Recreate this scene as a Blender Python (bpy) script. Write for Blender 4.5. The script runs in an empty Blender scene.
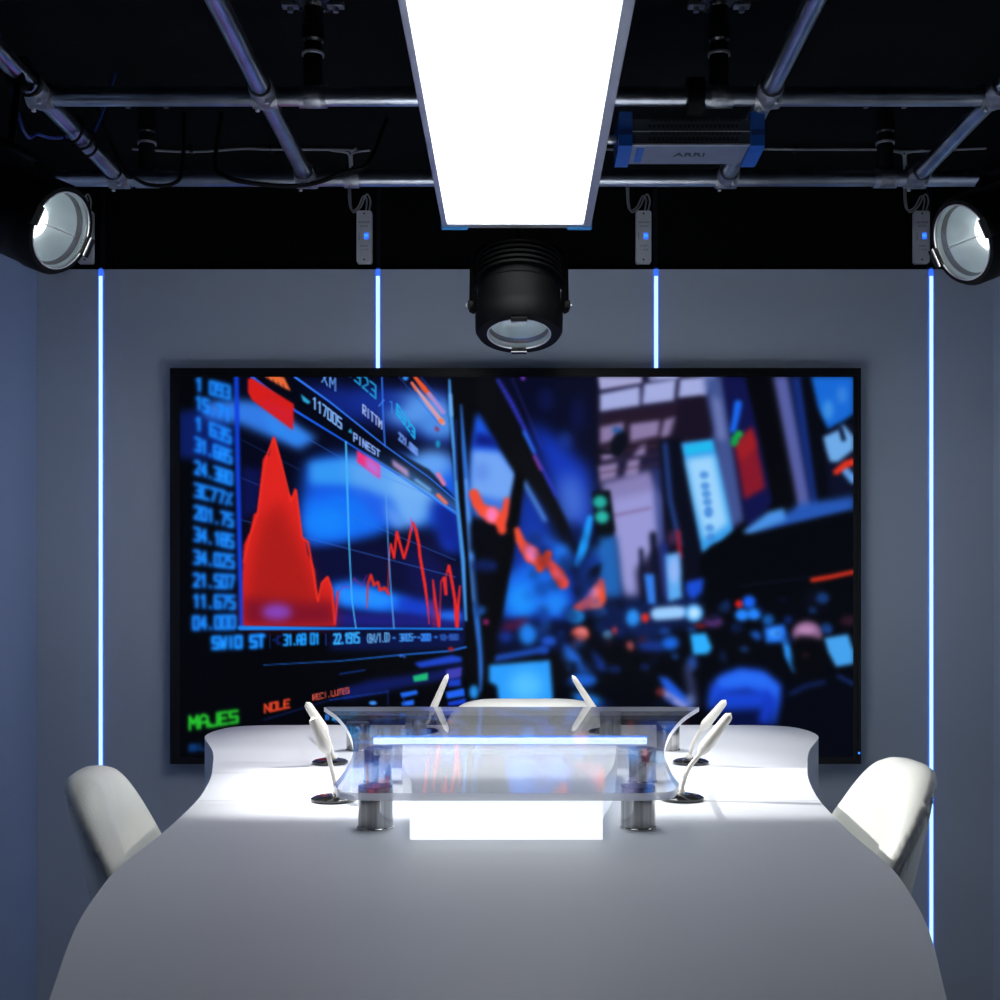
import bpy, bmesh, math, random
import numpy as np
from mathutils import Vector, Matrix
random.seed(7)
PI = math.pi
SC = bpy.context.scene
COL = SC.collection
F = 1250.0; CX = 519.0; CY = 595.0; CAMZ = 1.30
def at(px, py, Y):
    return Vector(((px-CX)*Y/F, Y, CAMZ-(py-CY)*Y/F))

# ------------------------------------------------------------------ materials
def srgb(c):
    return tuple(((v/12.92) if v <= 0.04045 else ((v+0.055)/1.055)**2.4) for v in c)
def hexc(r, g, b): return srgb((r/255, g/255, b/255))
MATS = {}
def mat(name, color=(.8,.8,.8), rough=.5, metal=0.0, noise=0.0, nscale=20.0, bump=0.0, bscale=80.0, emit=None, estr=0.0, spec=.5, aniso=None, coat=0.0):
    m = bpy.data.materials.new(name); m.use_nodes = True
    nt = m.node_tree; b = nt.nodes['Principled BSDF']
    b.inputs['Base Color'].default_value = (*color, 1)
    b.inputs['Roughness'].default_value = rough
    b.inputs['Metallic'].default_value = metal
    b.inputs['Specular IOR Level'].default_value = spec
    b.inputs['Coat Weight'].default_value = coat
    tc = nt.nodes.new('ShaderNodeTexCoord')
    if noise > 0:
        n = nt.nodes.new('ShaderNodeTexNoise'); n.inputs['Scale'].default_value = nscale; n.inputs['Detail'].default_value = 6
        nt.links.new(tc.outputs['Object'], n.inputs['Vector'])
        r = nt.nodes.new('ShaderNodeMapRange')
        r.inputs['From Min'].default_value = .3; r.inputs['From Max'].default_value = .7
        r.inputs['To Min'].default_value = 1-noise; r.inputs['To Max'].default_value = 1+noise
        nt.links.new(n.outputs['Fac'], r.inputs['Value'])
        mx = nt.nodes.new('ShaderNodeVectorMath'); mx.operation = 'SCALE'
        mx.inputs[0].default_value = color
        nt.links.new(r.outputs['Result'], mx.inputs['Scale'])
        nt.links.new(mx.outputs['Vector'], b.inputs['Base Color'])
    if bump > 0:
        n = nt.nodes.new('ShaderNodeTexNoise'); n.inputs['Scale'].default_value = bscale; n.inputs['Detail'].default_value = 4
        nt.links.new(tc.outputs['Object'], n.inputs['Vector'])
        bp = nt.nodes.new('ShaderNodeBump'); bp.inputs['Strength'].default_value = bump; bp.inputs['Distance'].default_value = .002
        nt.links.new(n.outputs['Fac'], bp.inputs['Height']); nt.links.new(bp.outputs['Normal'], b.inputs['Normal'])
    if emit:
        b.inputs['Emission Color'].default_value = (*emit, 1); b.inputs['Emission Strength'].default_value = estr
    MATS[name] = m
    return m

M = {}
M['wall'] = mat('painted_wall', hexc(212,223,238), .75, noise=.02, nscale=3, bump=.15, bscale=160)
M['wall_blue_light'] = mat('blue_light_tinted_wall', hexc(184,203,240), .75, noise=.02, nscale=3, bump=.15, bscale=160)  # blue light falling on the left wall, put into its base colour
M['black_wall'] = mat('black_painted_wall', (.003,.003,.0032), .85, noise=.2, nscale=5, spec=.15)
M['ceiling'] = mat('black_ceiling', (.0032,.0036,.0038), .9, spec=.15, noise=.3, nscale=30, bump=.4, bscale=50)
M['floor'] = mat('grey_floor', hexc(90,92,96), .5, noise=.1, nscale=4)
M['dark'] = mat('black_metal', (.0022,.0023,.0026), .6, spec=.12, noise=.2, nscale=30)
M['darkgloss'] = mat('gloss_black_pipe', (.012,.012,.013), .22, noise=.3, nscale=30, bump=.3, bscale=60)
M['darkmatte'] = mat('black_rubber', (.005,.005,.0055), .7, spec=.25, noise=.2, nscale=30)
M['pipe'] = mat('galvanised_steel', (.48,.52,.58), .29, 1.0, noise=.3, nscale=9, bump=.15, bscale=60)
M['fitting'] = mat('cast_galvanised_fitting', (.36,.37,.40), .5, 1.0, noise=.4, nscale=40, bump=.6, bscale=90)
M['ring'] = mat('bright_zinc_ring', (.75,.76,.78), .35, .7, noise=.1)
M['alu'] = mat('anodised_aluminium', (.50,.52,.55), .4, .7, noise=.06, nscale=14)
M['chrome'] = mat('brushed_chrome', (.46,.45,.44), .16, 1.0, noise=.4, nscale=7)
def streaks(m):
    nt = m.node_tree
    for n in list(nt.nodes):
        if n.type == 'TEX_NOISE':
            mp = nt.nodes.new('ShaderNodeMapping'); mp.inputs['Scale'].default_value = (14,14,.05)
            src = n.inputs['Vector'].links[0].from_socket; nt.links.new(src, mp.inputs['Vector']); nt.links.new(mp.outputs['Vector'], n.inputs['Vector'])
streaks(M['chrome'])
M['chromecap'] = mat('chrome_end_face', (.16,.17,.24), .3, .9, noise=.05)
M['blueplastic'] = mat('blue_plastic', hexc(22,86,176), .4, noise=.06)
M['cornerblue'] = mat('light_blue_plastic', hexc(60,150,220), .4, noise=.05)
M['devgrey'] = mat('grey_device_metal', hexc(120,128,146), .45, .3, noise=.08, nscale=20)
M['devdark'] = mat('dark_device_metal', hexc(62,66,74), .5, .3, noise=.1)
M['hole'] = mat('vent_hole_black', (.004,.004,.005), .8, noise=.1)
M['whiteplastic'] = mat('white_plastic', hexc(232,234,238), .4, noise=.04)
M['print'] = mat('grey_print', hexc(70,72,80), .6, noise=.05)
M['mic'] = mat('cream_plastic', hexc(238,234,224), .45, noise=.03, bump=.2, bscale=300)
M['micbase'] = mat('gloss_black_base', (.012,.012,.013), .12, noise=.1, coat=.6)
M['leather'] = mat('white_leatherette', hexc(226,228,222), .42, noise=.03, nscale=15, bump=.25, bscale=220)
M['cablegrey'] = mat('grey_cable_sheath', (.30,.31,.33), .5, noise=.1)
M['cableblue'] = mat('blue_cable_sheath', (.02,.05,.25), .4, noise=.1)
M['bezel'] = mat('tv_black_bezel', (.004,.004,.005), .35, noise=.1)
M['reflector'] = mat('polished_reflector', (.46,.54,.60), .30, .7, noise=.1, nscale=14)
M['whiteblock'] = mat('white_acrylic_block', hexc(222,224,228), .35, noise=.02, emit=(.75,.85,1), estr=.42)
M['blocklit'] = mat('glowing_acrylic_face', hexc(235,238,242), .4, noise=.02, emit=(.93,.97,1), estr=.95)
M['ledbar'] = mat('led_bar_diffuser', hexc(200,225,255), .4, noise=.02, emit=(.8,.93,1), estr=3.2)
M['strip'] = mat('led_strip_diffuser', hexc(180,220,255), .4, noise=.02, emit=(.46,.78,1.0), estr=1.5)
M['stripoff'] = mat('strip_profile_unlit', hexc(34,38,50), .5, .4, noise=.1)
M['striphalo'] = mat('strip_blue_halo', hexc(40,90,255), .5, noise=.05, emit=(.04,.17,1.0), estr=1.0)  # blue halo beside the lit strips, made as glowing edge pieces
M['barhalo'] = mat('led_bar_blue_halo', hexc(90,150,255), .5, noise=.05, emit=(.12,.34,1.0), estr=1.3)  # blue halo round the LED bar, made as a glowing plate behind it
M['display'] = mat('blue_display', (.01,.02,.2), .4, noise=.05, emit=(.02,.12,1), estr=1.6)
M['digits'] = mat('display_digits', (.02,.1,.4), .4, noise=.02, emit=(.06,.40,1), estr=1.3)
M['panellight'] = mat('panel_diffuser', (.9,.9,.9), .5, noise=.01, emit=(.97,.985,1.0), estr=6.6)
M['bulb'] = mat('lamp_filament', (1,1,1), .5, noise=.01, emit=(1,.95,.88), estr=8)
M['ledlabel'] = mat('blue_standby_light', (.01,.02,.3), .4, noise=.02, emit=(.03,.2,1), estr=2)
M['logo'] = mat('dark_lettering', (.02,.022,.03), .5, noise=.05)
M['seam'] = mat('desk_joint_filler', hexc(172,174,178), .5, noise=.05)

# desk: white solid surface with fine joint lines
def desk_mat():
    m = mat('white_solid_surface', hexc(212,216,223), .48, noise=.015, nscale=6, bump=.03, bscale=30)
    return m
M['desk'] = desk_mat()

def glass_mat(name, tint, edge=False):
    m = bpy.data.materials.new(name); m.use_nodes = True
    nt = m.node_tree; nt.nodes.clear()
    out = nt.nodes.new('ShaderNodeOutputMaterial')
    tr = nt.nodes.new('ShaderNodeBsdfTransparent'); tr.inputs['Color'].default_value = (*tint, 1)
    gl = nt.nodes.new('ShaderNodeBsdfGlossy'); gl.inputs['Roughness'].default_value = .03
    # a fine haze along the sheet keeps the mirror image soft
    tc = nt.nodes.new('ShaderNodeTexCoord'); nz = nt.nodes.new('ShaderNodeTexNoise'); nz.inputs['Scale'].default_value = 26
    nt.links.new(tc.outputs['Object'], nz.inputs['Vector'])
    bp = nt.nodes.new('ShaderNodeBump'); bp.inputs['Strength'].default_value = .07; bp.inputs['Distance'].default_value = .001
    nt.links.new(nz.outputs['Fac'], bp.inputs['Height']); nt.links.new(bp.outputs['Normal'], gl.inputs['Normal'])
    fr = nt.nodes.new('ShaderNodeFresnel'); fr.inputs['IOR'].default_value = 1.49
    gm = nt.nodes.new('ShaderNodeNewGeometry'); mr = nt.nodes.new('ShaderNodeMapRange'); mr.inputs['To Min'].default_value = 1.34; mr.inputs['To Max'].default_value = 1/1.34
    nt.links.new(gm.outputs['Backfacing'], mr.inputs['Value']); nt.links.new(mr.outputs['Result'], fr.inputs['IOR'])
    mx = nt.nodes.new('ShaderNodeMixShader')
    nt.links.new(fr.outputs['Fac'], mx.inputs['Fac'])
    nt.links.new(tr.outputs['BSDF'], mx.inputs[1]); nt.links.new(gl.outputs['BSDF'], mx.inputs[2])
    if edge:
        df = nt.nodes.new('ShaderNodeBsdfPrincipled'); df.inputs['Base Color'].default_value = (.80,.82,.90,1); df.inputs['Roughness'].default_value = .25
        tl = nt.nodes.new('ShaderNodeBsdfTranslucent'); tl.inputs['Color'].default_value = (.86,.88,.96,1)
        m3 = nt.nodes.new('ShaderNodeMixShader'); m3.inputs['Fac'].default_value = .5
        nt.links.new(df.outputs['BSDF'], m3.inputs[1]); nt.links.new(tl.outputs['BSDF'], m3.inputs[2]); df = m3
        m2 = nt.nodes.new('ShaderNodeMixShader'); m2.inputs['Fac'].default_value = .72
        nt.links.new(mx.outputs['Shader'], m2.inputs[1]); nt.links.new(df.outputs[0], m2.inputs[2])
        nt.links.new(m2.outputs['Shader'], out.inputs['Surface'])
    else:
        nt.links.new(mx.outputs['Shader'], out.inputs['Surface'])
    return m
M['glass'] = glass_mat('clear_acrylic', (.965,.975,.985))
M['glassedge'] = glass_mat('clear_acrylic_edge', (.85,.87,.90), True)
M['lens'] = glass_mat('lens_glass', (.93,.95,.95))

# ------------------------------------------------------------------ mesh helpers
class MB:
    def __init__(s): s.bm = bmesh.new(); s.mi = 0
    def _faces(s, fs):
        for f in fs: f.material_index = s.mi
    def box(s, x0, y0, z0, x1, y1, z1, bevel=0.0, mtx=None):
        vs = [s.bm.verts.new((x, y, z)) for z in (z0, z1) for y in (y0, y1) for x in (x0, x1)]
        idx = [(0,2,3,1),(4,5,7,6),(0,1,5,4),(2,6,7,3),(0,4,6,2),(1,3,7,5)]
        fs = [s.bm.faces.new([vs[i] for i in q]) for q in idx]
        s._faces(fs)
        if bevel > 0:
            es = list({e for f in fs for e in f.edges})
            r = bmesh.ops.bevel(s.bm, geom=es, offset=bevel, segments=2, affect='EDGES', profile=.5)
            s._faces(r['faces'])
            vs = list({v for f in r['faces'] for v in f.verts} | {v for v in vs if v.is_valid})
        if mtx is not None:
            for v in vs:
                if v.is_valid: v.co = mtx @ v.co
        return s
    def ring(s, c, u, v, r, n, ry=None):
        ry = r if ry is None else ry
        return [s.bm.verts.new(c + u*(r*math.cos(2*PI*i/n)) + v*(ry*math.sin(2*PI*i/n))) for i in range(n)]
    def loft(s, rings, cap0=True, cap1=True, close=True):
        fs = []
        for a, b in zip(rings, rings[1:]):
            n = len(a)
            for i in range(n if close else n-1):
                j = (i+1) % n
                fs.append(s.bm.faces.new((a[i], a[j], b[j], b[i])))
        if cap0: fs.append(s.bm.faces.new(list(reversed(rings[0]))))
        if cap1: fs.append(s.bm.faces.new(rings[-1]))
        s._faces(fs); return s
    def lathe(s, origin, axis, prof, n=40, cap0=True, cap1=True):
        """prof: list of (distance along axis, radius)"""
        axis = Vector(axis).normalized(); o = Vector(origin)
        t = Vector((0,0,1)) if abs(axis.z) < .9 else Vector((1,0,0))
        u = axis.cross(t).normalized(); v = axis.cross(u)
        rings = [s.ring(o+axis*d, u, v, max(r, 1e-5), n) for d, r in prof]
        return s.loft(rings, cap0, cap1)
    def cyl(s, a, b, r, n=24, bev=0.0):
        a = Vector(a); b = Vector(b); L = (b-a).length
        pr = [(0, r), (L, r)] if bev <= 0 else [(0, r-bev), (bev, r), (L-bev, r), (L, r-bev)]
        return s.lathe(a, b-a, pr, n)
    def tube(s, pts, r, n=8):
        pts = [Vector(p) for p in pts]
        rings = []; prev = None
        for i, p in enumerate(pts):
            d = (pts[min(i+1, len(pts)-1)] - pts[max(i-1, 0)]).normalized()
            if prev is None:
                t = Vector((0,0,1)) if abs(d.z) < .9 else Vector((1,0,0))
                u = d.cross(t).normalized()
            else:
                u = (prev - d*prev.dot(d)).normalized()
            prev = u; v = d.cross(u)
            rr = r[i] if isinstance(r, (list, tuple)) else r
            rings.append(s.ring(p, u, v, rr, n))
        return s.loft(rings)
    def prism(s, pts, z0, z1, mi_side=None, bevel=0.0):
        lo = [s.bm.verts.new((x, y, z0)) for x, y in pts]; hi = [s.bm.verts.new((x, y, z1)) for x, y in pts]
        f1 = s.bm.faces.new(hi); f0 = s.bm.faces.new(list(reversed(lo)))
        s._faces([f0, f1]); n = len(pts); side = []
        for i in range(n):
            j = (i+1) % n
            f = s.bm.faces.new((lo[i], lo[j], hi[j], hi[i])); f.material_index = s.mi if mi_side is None else mi_side; side.append(f)
        if bevel > 0:
            es = [e for e in f1.edges]
            r = bmesh.ops.bevel(s.bm, geom=es, offset=bevel, segments=3, affect='EDGES', profile=.5)
        return s
    def build(s, name, mats, parent=None, smooth=True, angle=35):
        bmesh.ops.recalc_face_normals(s.bm, faces=s.bm.faces)
        me = bpy.data.meshes.new(name); s.bm.to_mesh(me); s.bm.free()
        if not isinstance(mats, (list, tuple)): mats = [mats]
        for m in mats: me.materials.append(m)
        if smooth:
            me.polygons.foreach_set('use_smooth', [True]*len(me.polygons))
            try: me.set_sharp_from_angle(angle=math.radians(angle))
            except Exception: pass
        o = bpy.data.objects.new(name, me); COL.objects.link(o)
        if parent is not None: o.parent = parent
        return o
def tag(o, label=None, cat=None, group=None, kind=None):
    if label: o['label'] = label
    if cat: o['category'] = cat
    if group: o['group'] = group
    if kind: o['kind'] = kind
    return o
def empty(name, loc=(0,0,0), rz=0.0):
    o = bpy.data.objects.new(name, None); o.empty_display_size = .05; COL.objects.link(o)
    o.location = loc; o.rotation_euler = (0,0,rz); return o
def kids(o): return [c for c in bpy.data.objects if c.parent == o]
def copy_tree(o, parent=None):
    c = o.copy(); COL.objects.link(c); c.parent = parent
    for ch in kids(o): copy_tree(ch, c)
    return c
def spline(pts, k=8):
    """Catmull-Rom through the points"""
    P = [Vector(p) for p in pts]; P = [P[0]*2-P[1]] + P + [P[-1]*2-P[-2]]
    out = []
    for i in range(1, len(P)-2):
        for j in range(k):
            t = j/k; a, b, c, d = P[i-1], P[i], P[i+1], P[i+2]
            out.append(.5*((2*b)+(c-a)*t+(2*a-5*b+4*c-d)*t*t+(3*b-a-3*c+d)*t**3))
    out.append(P[-2]); return out

# ------------------------------------------------------------------ room
WY = F/315.0            # back wall
XL = at(37, 0, WY).x; XR = at(993, 0, WY).x
ZW = CAMZ+(CY-269.3)/315.0
ZC = 2.60
YB = -1.3
m = MB(); m.box(XL-.1, YB-.1, -.1, XR+.1, WY+.15, 0); tag(m.build('floor', M['floor']), kind='structure')
m = MB(); m.box(XL-.1, YB-.1, ZC, XR+.1, WY+.15, ZC+.1); tag(m.build('ceiling', M['ceiling']), kind='structure')
m = MB(); m.box(XL-.1, WY, 0, XR+.1, WY+.15, ZW); tag(m.build('wall_back', M['wall'], smooth=False), kind='structure')
m = MB(); m.box(XL-.1, WY+.02, ZW, XR+.1, WY+.15, ZC); tag(m.build('trim_1', M['black_wall'], smooth=False), kind='structure')
for nm, tn, x0, x1, u0, u1 in (('wall_left','trim_2',XL-.1,XL,XL-.1,XL-.02), ('wall_right','trim_3',XR,XR+.1,XR+.02,XR+.1)):
    m = MB(); m.box(x0, YB, 0, x1, WY, ZW); tag(m.build(nm, M['wall_blue_light' if nm == 'wall_left' else 'wall'], smooth=False), kind='structure')
    m = MB(); m.box(u0, YB, ZW, u1, WY+.02, ZC); tag(m.build(tn, M['black_wall'], smooth=False), kind='structure')
m = MB(); m.box(XL-.1, YB-.1, 0, XR+.1, YB, ZC); tag(m.build('wall_front', M['black_wall'], smooth=False), kind='structure')

# ------------------------------------------------------------------ LED strips on the back wall
strip_lab = ['blue-white vertical LED strip at far left, running down behind the left chair',
             'blue-white vertical LED strip running down to the television, left of the panel light',
             'blue-white vertical LED strip running down to the television, right of the panel light',
             'blue-white vertical LED strip at far right, running down behind the right chair']
for i, px in enumerate((101, 378, 656, 931)):
    x = (px-CX)/315.0; z1 = CAMZ+(CY-262)/315.0; w = .0058
    root = empty('led_strip', (x, WY, .05)); tag(root, strip_lab[i], 'light strip', 'vertical LED strips on the back wall')
    m = MB(); m.box(-w, -.004, 0, w, .0, z1-.045-.05, .001); m.build('diffuser', M['strip'], root, smooth=False)
    m = MB(); m.box(-w, -.004, z1-.045-.05, w, 0, z1-.018-.05, .001); m.box(-w-.0014, -.0035, 0, -w, 0, z1-.03-.05); m.box(w, -.0035, 0, w+.0014, 0, z1-.03-.05)
    m.build('halo_edge', M['striphalo'], root, smooth=False)
    m = MB(); m.box(-w, -.004, z1-.018-.05, w, .0, ZW-.05); m.box(-w, .012, ZW-.05, w, .02, ZC-.05-.005); m.build('channel', M['stripoff'], root, smooth=False)

# ------------------------------------------------------------------ LED drivers
def text_mesh(txt, size, name, material, parent, loc, rot, extrude=.0004, align='CENTER', font_shear=0.0, bold=0.0):
    cu = bpy.data.curves.new(name, 'FONT'); cu.body = txt; cu.size = size; cu.extrude = extrude; cu.align_x = align; cu.align_y = 'CENTER'
    cu.shear = font_shear; cu.offset = bold; cu.resolution_u = 3
    ob = bpy.data.objects.new(name, cu); COL.objects.link(ob)
    dg = bpy.context.evaluated_depsgraph_get()
    me = bpy.data.meshes.new_from_object(ob.evaluated_get(dg))
    bpy.data.objects.remove(ob)
    o = bpy.data.objects.new(name, me); COL.objects.link(o); me.materials.clear(); me.materials.append(material)
    o.location = loc; o.rotation_euler = rot
    if parent: o.parent = parent
    return o
YD = WY+.018
def make_driver():
    root = empty('led_driver', (0,0,0))
    m = MB(); w, h, t = .0245, .083, .022
    pts = [(-w+.004,-h),(w-.004,-h),(w,-h+.006),(w,h-.006),(w-.004,h),(-w+.004,h),(-w,h-.006),(-w,-h+.006)]
    m.prism(pts, 0, t, bevel=.0015)
    for v in m.bm.verts: v.co = Vector((v.co.x, -v.co.z, v.co.y))
    case_o = m.build('case', M['whiteplastic'], root)
    m = MB(); m.box(.000, -t-.0010, -.008, .014, -t, .012, .0003); disp_o = m.build('display', M['display'], root, smooth=False)
    text_mesh('88', .013, 'digits', M['digits'], disp_o, (.007, -t-.0012, .002), (PI/2,0,0), .0002)
    for z, s_, tx in ((.045,.007,'LED DRIVER'), (.033,.006,'DC12-24V'), (-.030,.006,'OUTPUT'), (-.042,.006,'+  -  R G B')):
        text_mesh(tx, s_, 'print', M['print'], root, (0, -t-.0006, z), (PI/2,0,0), .0002)
    text_mesh('SIGNAL IN', .005, 'print', M['print'], root, (-.016, -t-.0006, 0), (PI/2,PI/2*-1,0), .0002)
    for z in (.073,-.073):
        m = MB(); m.cyl((0,-t-.001,z),(0,-t+.002,z),.0028,12); m.build('screw', M['hole'], case_o)
    return root
drv0 = make_driver()
drv_lab = ['white LED driver box half hidden behind the left spotlight',
           'white LED driver box with blue display, left of the panel light end',
           'white LED driver box with blue display, right of the panel light end',
           'white LED driver box with blue display, beside the right spotlight']
for i, px in enumerate((87, 365, 643, 920)):
    o = drv0 if i == 0 else copy_tree(drv0)
    p = at(px, 238.5, YD); o.location = p
    tag(o, drv_lab[i], 'LED driver', 'white LED drivers on the black wall band')
    # looped lead from each driver up to the ceiling cable
    xs = p.x; zt = p.z+.083
    m = MB()
    a = [(xs+.004, YD-.012, zt-.002), (xs+.008, YD-.02, zt+.035), (xs-.004, YD-.02, zt+.045), (xs-.02, YD-.012, zt+.015), (xs-.04, YD-.006, zt+.005),
         (xs-.05, YD-.004, zt+.03), (xs-.053, YD-.004, zt+.10), (xs-.053, YD-.004, ZC-.004)]
    b = [(xs+.014, YD-.012, zt-.002), (xs+.020, YD-.022, zt+.03), (xs+.008, YD-.024, zt+.05), (xs-.012, YD-.016, zt+.012), (xs-.036, YD-.01, zt-.002),
         (xs-.045, YD-.004, zt+.03), (xs-.047, YD-.004, zt+.10), (xs-.047, YD-.004, ZC-.004)]
    m.tube(spline(a), .0028); m.tube(spline(b), .0028)
    tag(m.build('driver_cable', M['cablegrey']), 'thin grey cable pair looping up from ' + ['the driver behind the left spotlight','the driver left of the panel light','the driver right of the panel light','the driver beside the right spotlight'][i], 'cable', 'cables above the LED drivers')

# grey cable clipped along the ceiling
for nm, xs, lab in (('ceiling_cable', [-1.12,-.95,-.80,-.72,-.5,-.49,-.47], 'thin grey cable clipped to the black ceiling left of the panel light'),
                    ('ceiling_cable', [.25,.40,.55,.80,1.05,1.13,1.35], 'thin grey cable clipped to the black ceiling right of the panel light')):
    r0 = empty(nm, (xs[0], 3.62, ZC)); tag(r0, lab, 'cable', 'thin grey cables along the ceiling')
    m = MB(); pts = []
    for k, x in enumerate(xs): pts.append((x-xs[0], .0+.01*math.sin(k*1.7), -.009-.004*(k % 2)))
    m.tube(spline(pts), .0036); m.build('sheath', M['cablegrey'], r0)
    for x in (xs[1], xs[3]):
        m = MB(); m.box(x-xs[0]-.005, -.012, -.016, x-xs[0]+.005, .022, -.0005, .001); m.build('clip', M['dark'], r0)
    # the drop with its Y bend
    jx = 350 if xs[0] < 0 else 904
    def bp_(px, Y, dz, k=0): return ((px-CX)*Y/F-xs[0]+k, Y-3.62, dz)
    m = MB(); m.tube(spline([bp_(jx-20,3.62,-.012), bp_(jx-6,3.63,-.014), bp_(jx-1,3.66,-.012), bp_(jx,3.75,-.010), bp_(jx,3.955,-.010)]), .0034)
    m.tube(spline([bp_(jx+20,3.62,-.012), bp_(jx+6,3.63,-.014), bp_(jx+1,3.66,-.012,.002), bp_(jx,3.75,-.010,.006)]), .0034)
    m.build('branch', M['cablegrey'], r0)

# ------------------------------------------------------------------ pipe grid
ZP = CAMZ+1.093; YF = 3.28; YN = 2.741; RP = .0205
def pipe(a, b, label, cuts=()):
    a = Vector(a); b = Vector(b)
    r0 = empty('grid_pipe', a); tag(r0, label, 'pipe', 'galvanised pipes of the lighting grid')
    m = MB(); m.lathe((0,0,0), b-a, [(0,RP-.003),(0,RP),((b-a).length,RP),((b-a).length,RP-.003)], 28); m.build('tube', M['pipe'], r0)
    for t in cuts:
        c = (b-a)*t; d = (b-a).normalized()
        m = MB(); m.lathe(c-d*.02, d, [(0,RP),(0,RP+.0035),(.003,RP+.0045),(.037,RP+.0045),(.04,RP+.0035),(.04,RP)], 28, False, False); m.build('sleeve', M['fitting'], r0)
    return r0
pipe((-1.21,YF,ZP), (1.2,YF,ZP), 'far crosswise galvanised pipe, nearest the back wall', (.32, .902,))
pipe((-1.047,YN,ZP), (1.04,YN,ZP), 'near crosswise galvanised pipe, passing above the panel light', (.285, .712))
XPS = (-1.047, -.556, .543, 1.04)
lab = ['lengthwise galvanised pipe at far left, above the left spotlight', 'lengthwise galvanised pipe left of the panel light',
       'lengthwise galvanised pipe right of the panel light, behind the ballast', 'lengthwise galvanised pipe at far right, above the right spotlight']
for x, l in zip(XPS, lab):
    # the lengthwise runs stop in the fittings; laid a pipe wall lower so that they cross in front
    pipe((x, 0.9, ZP-.0), (x, YF-RP-.001, ZP-.0), l)
jl = ['far left', 'left of the panel light', 'right of the panel light', 'far right']
for yi, y in enumerate((YF, YN)):
    for xi, x in enumerate(XPS):
        r0 = empty('pipe_clamp', (x, y, ZP))
        tag(r0, 'cast crossing clamp %s on the %s crosswise pipe' % (jl[xi], ('far','near')[yi]), 'clamp', 'cast clamps where grid pipes cross')
        m = MB()
        m.lathe((-.028,0,0), (1,0,0), [(0,RP+.001),(0,RP+.005),(.004,RP+.006),(.052,RP+.006),(.056,RP+.005),(.056,RP+.001)], 24, False, False)
        y0 = -.06
        m.lathe((0,y0,0), (0,1,0), [(0,RP+.001),(0,RP+.005),(.004,RP+.0065),(.042,RP+.0065)] + ([(.074,RP+.0065),(.078,RP+.001)] if yi else []), 24, False, False)
        m.build('body', M['fitting'], r0)
        m = MB(); m.cyl((.012,-.045,-RP-.013),(.012,-.045,-RP-.002),.005,8,.0008); m.build('bolt', M['ring'], r0)
        m = MB(); m.cyl((-.017,0,-RP-.013),(-.017,0,-RP-.003),.005,8,.0008); m.build('bolt', M['ring'], r0)

# black hangers from the ceiling
for px, Y, l in ((313,YN,'near hanger left of the panel light'), (719,YN,'near hanger right of the panel light'), (147,YF,'far hanger at left'), (885,YF,'far hanger at right')):
    x = (px-CX)*Y/F
    r0 = empty('ceiling_hanger', (x, Y, ZC)); tag(r0, 'black threaded drop pipe carrying the pipe grid, ' + l, 'hanger', 'black hangers between ceiling and grid')
    L = ZC-ZP
    m = MB(); m.lathe((0,0,-.0), (0,0,-1), [(.0,.045),(.006,.045),(.008,.03),(.014,.022),(.05,.020),(.055,.024),(.085,.024),(.09,.019),(.12,.019)], 28); m.build('flange', M['darkgloss'], r0)
    m = MB(); m.lathe((0,0,-.12), (0,0,-1), [(0,.021),(L-.12-.02,.021)], 28); m.build('drop_tube', M['darkgloss'], r0)
    m = MB(); m.lathe((0,0,-.112), (0,0,-1), [(0,.0225),(.001,.0245),(.006,.0245),(.007,.0225)], 28, False, False); m.build('ring', M['ring'], r0)
    m = MB(); m.lathe((-.03,0,-L), (1,0,0), [(0,RP+.0005),(0,RP+.004),(.06,RP+.004),(.06,RP+.0005)], 24, False, False); m.build('saddle', M['pipe'], r0)
    for s in (-1, 1):
        m = MB(); m.box(s*.05-.018, -.012, -.012, s*.05+.018, .012, -.0005, .002); m.cyl((s*.05,0,-.022),(s*.05,0,-.012),.007,6); m.build('ear', M['fitting'], r0)

# draped black and blue cables
def cable(pts, r, mt, label, name='cable'):
    m = MB(); m.tube(spline(pts), r); return tag(m.build(name, mt), label, 'cable')
zt = ZP+RP
cable([Vector((-.80,3.36,ZC-.006)), at(215,165,3.27), at(225,176,3.24), at(245,182,3.235), at(285,186,3.235), at(315,183,3.235), at(345,172,3.24), at(368,163,3.26), Vector((-.36,3.4,ZC-.006))], .006, M['darkmatte'], 'black cable draped in front of the far pipe left of the panel light', 'power_cable')
cable([Vector((-1.10,3.2,ZC-.006)), at(122,168,3.2), at(135,178,3.23), at(150,185,3.24), at(172,184,3.24), at(182,170,3.27), Vector((-.90,3.36,ZC-.006))], .005, M['darkmatte'], 'black cable hooked over the far pipe near its left end', 'power_cable')
cable([Vector((-1.15,2.72,ZC-.005)), at(22,126,2.78), at(38,134,2.85), at(55,138,2.9), at(78,134,3.0), at(95,129,3.05), Vector((-1.0,3.1,ZC-.005))], .004, M['cableblue'], 'blue cable curling past the far left pipe', 'signal_cable')
for k, (px, Y) in enumerate(((50,2.66), (72,2.93), (86,3.0), (91,3.03))):
    p = Vector((XPS[0], Y, ZP)); pts = []
    for j in range(13):
        a = 2*PI*j/12+.2
        pts.append(p+Vector(((RP+.006)*math.cos(a), .012*math.sin(a*.5+k), (RP+.006+.006*(k % 2))*math.sin(a))))
    cable(pts, .0035, M['darkmatte'], ['black cable tie nearest the camera round the far left pipe', 'black cable loop round the far left pipe, second from camera', 'black cable loop round the far left pipe, third from camera', 'black cable loop round the far left pipe, nearest the wall'][k], 'cable_loop')

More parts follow.
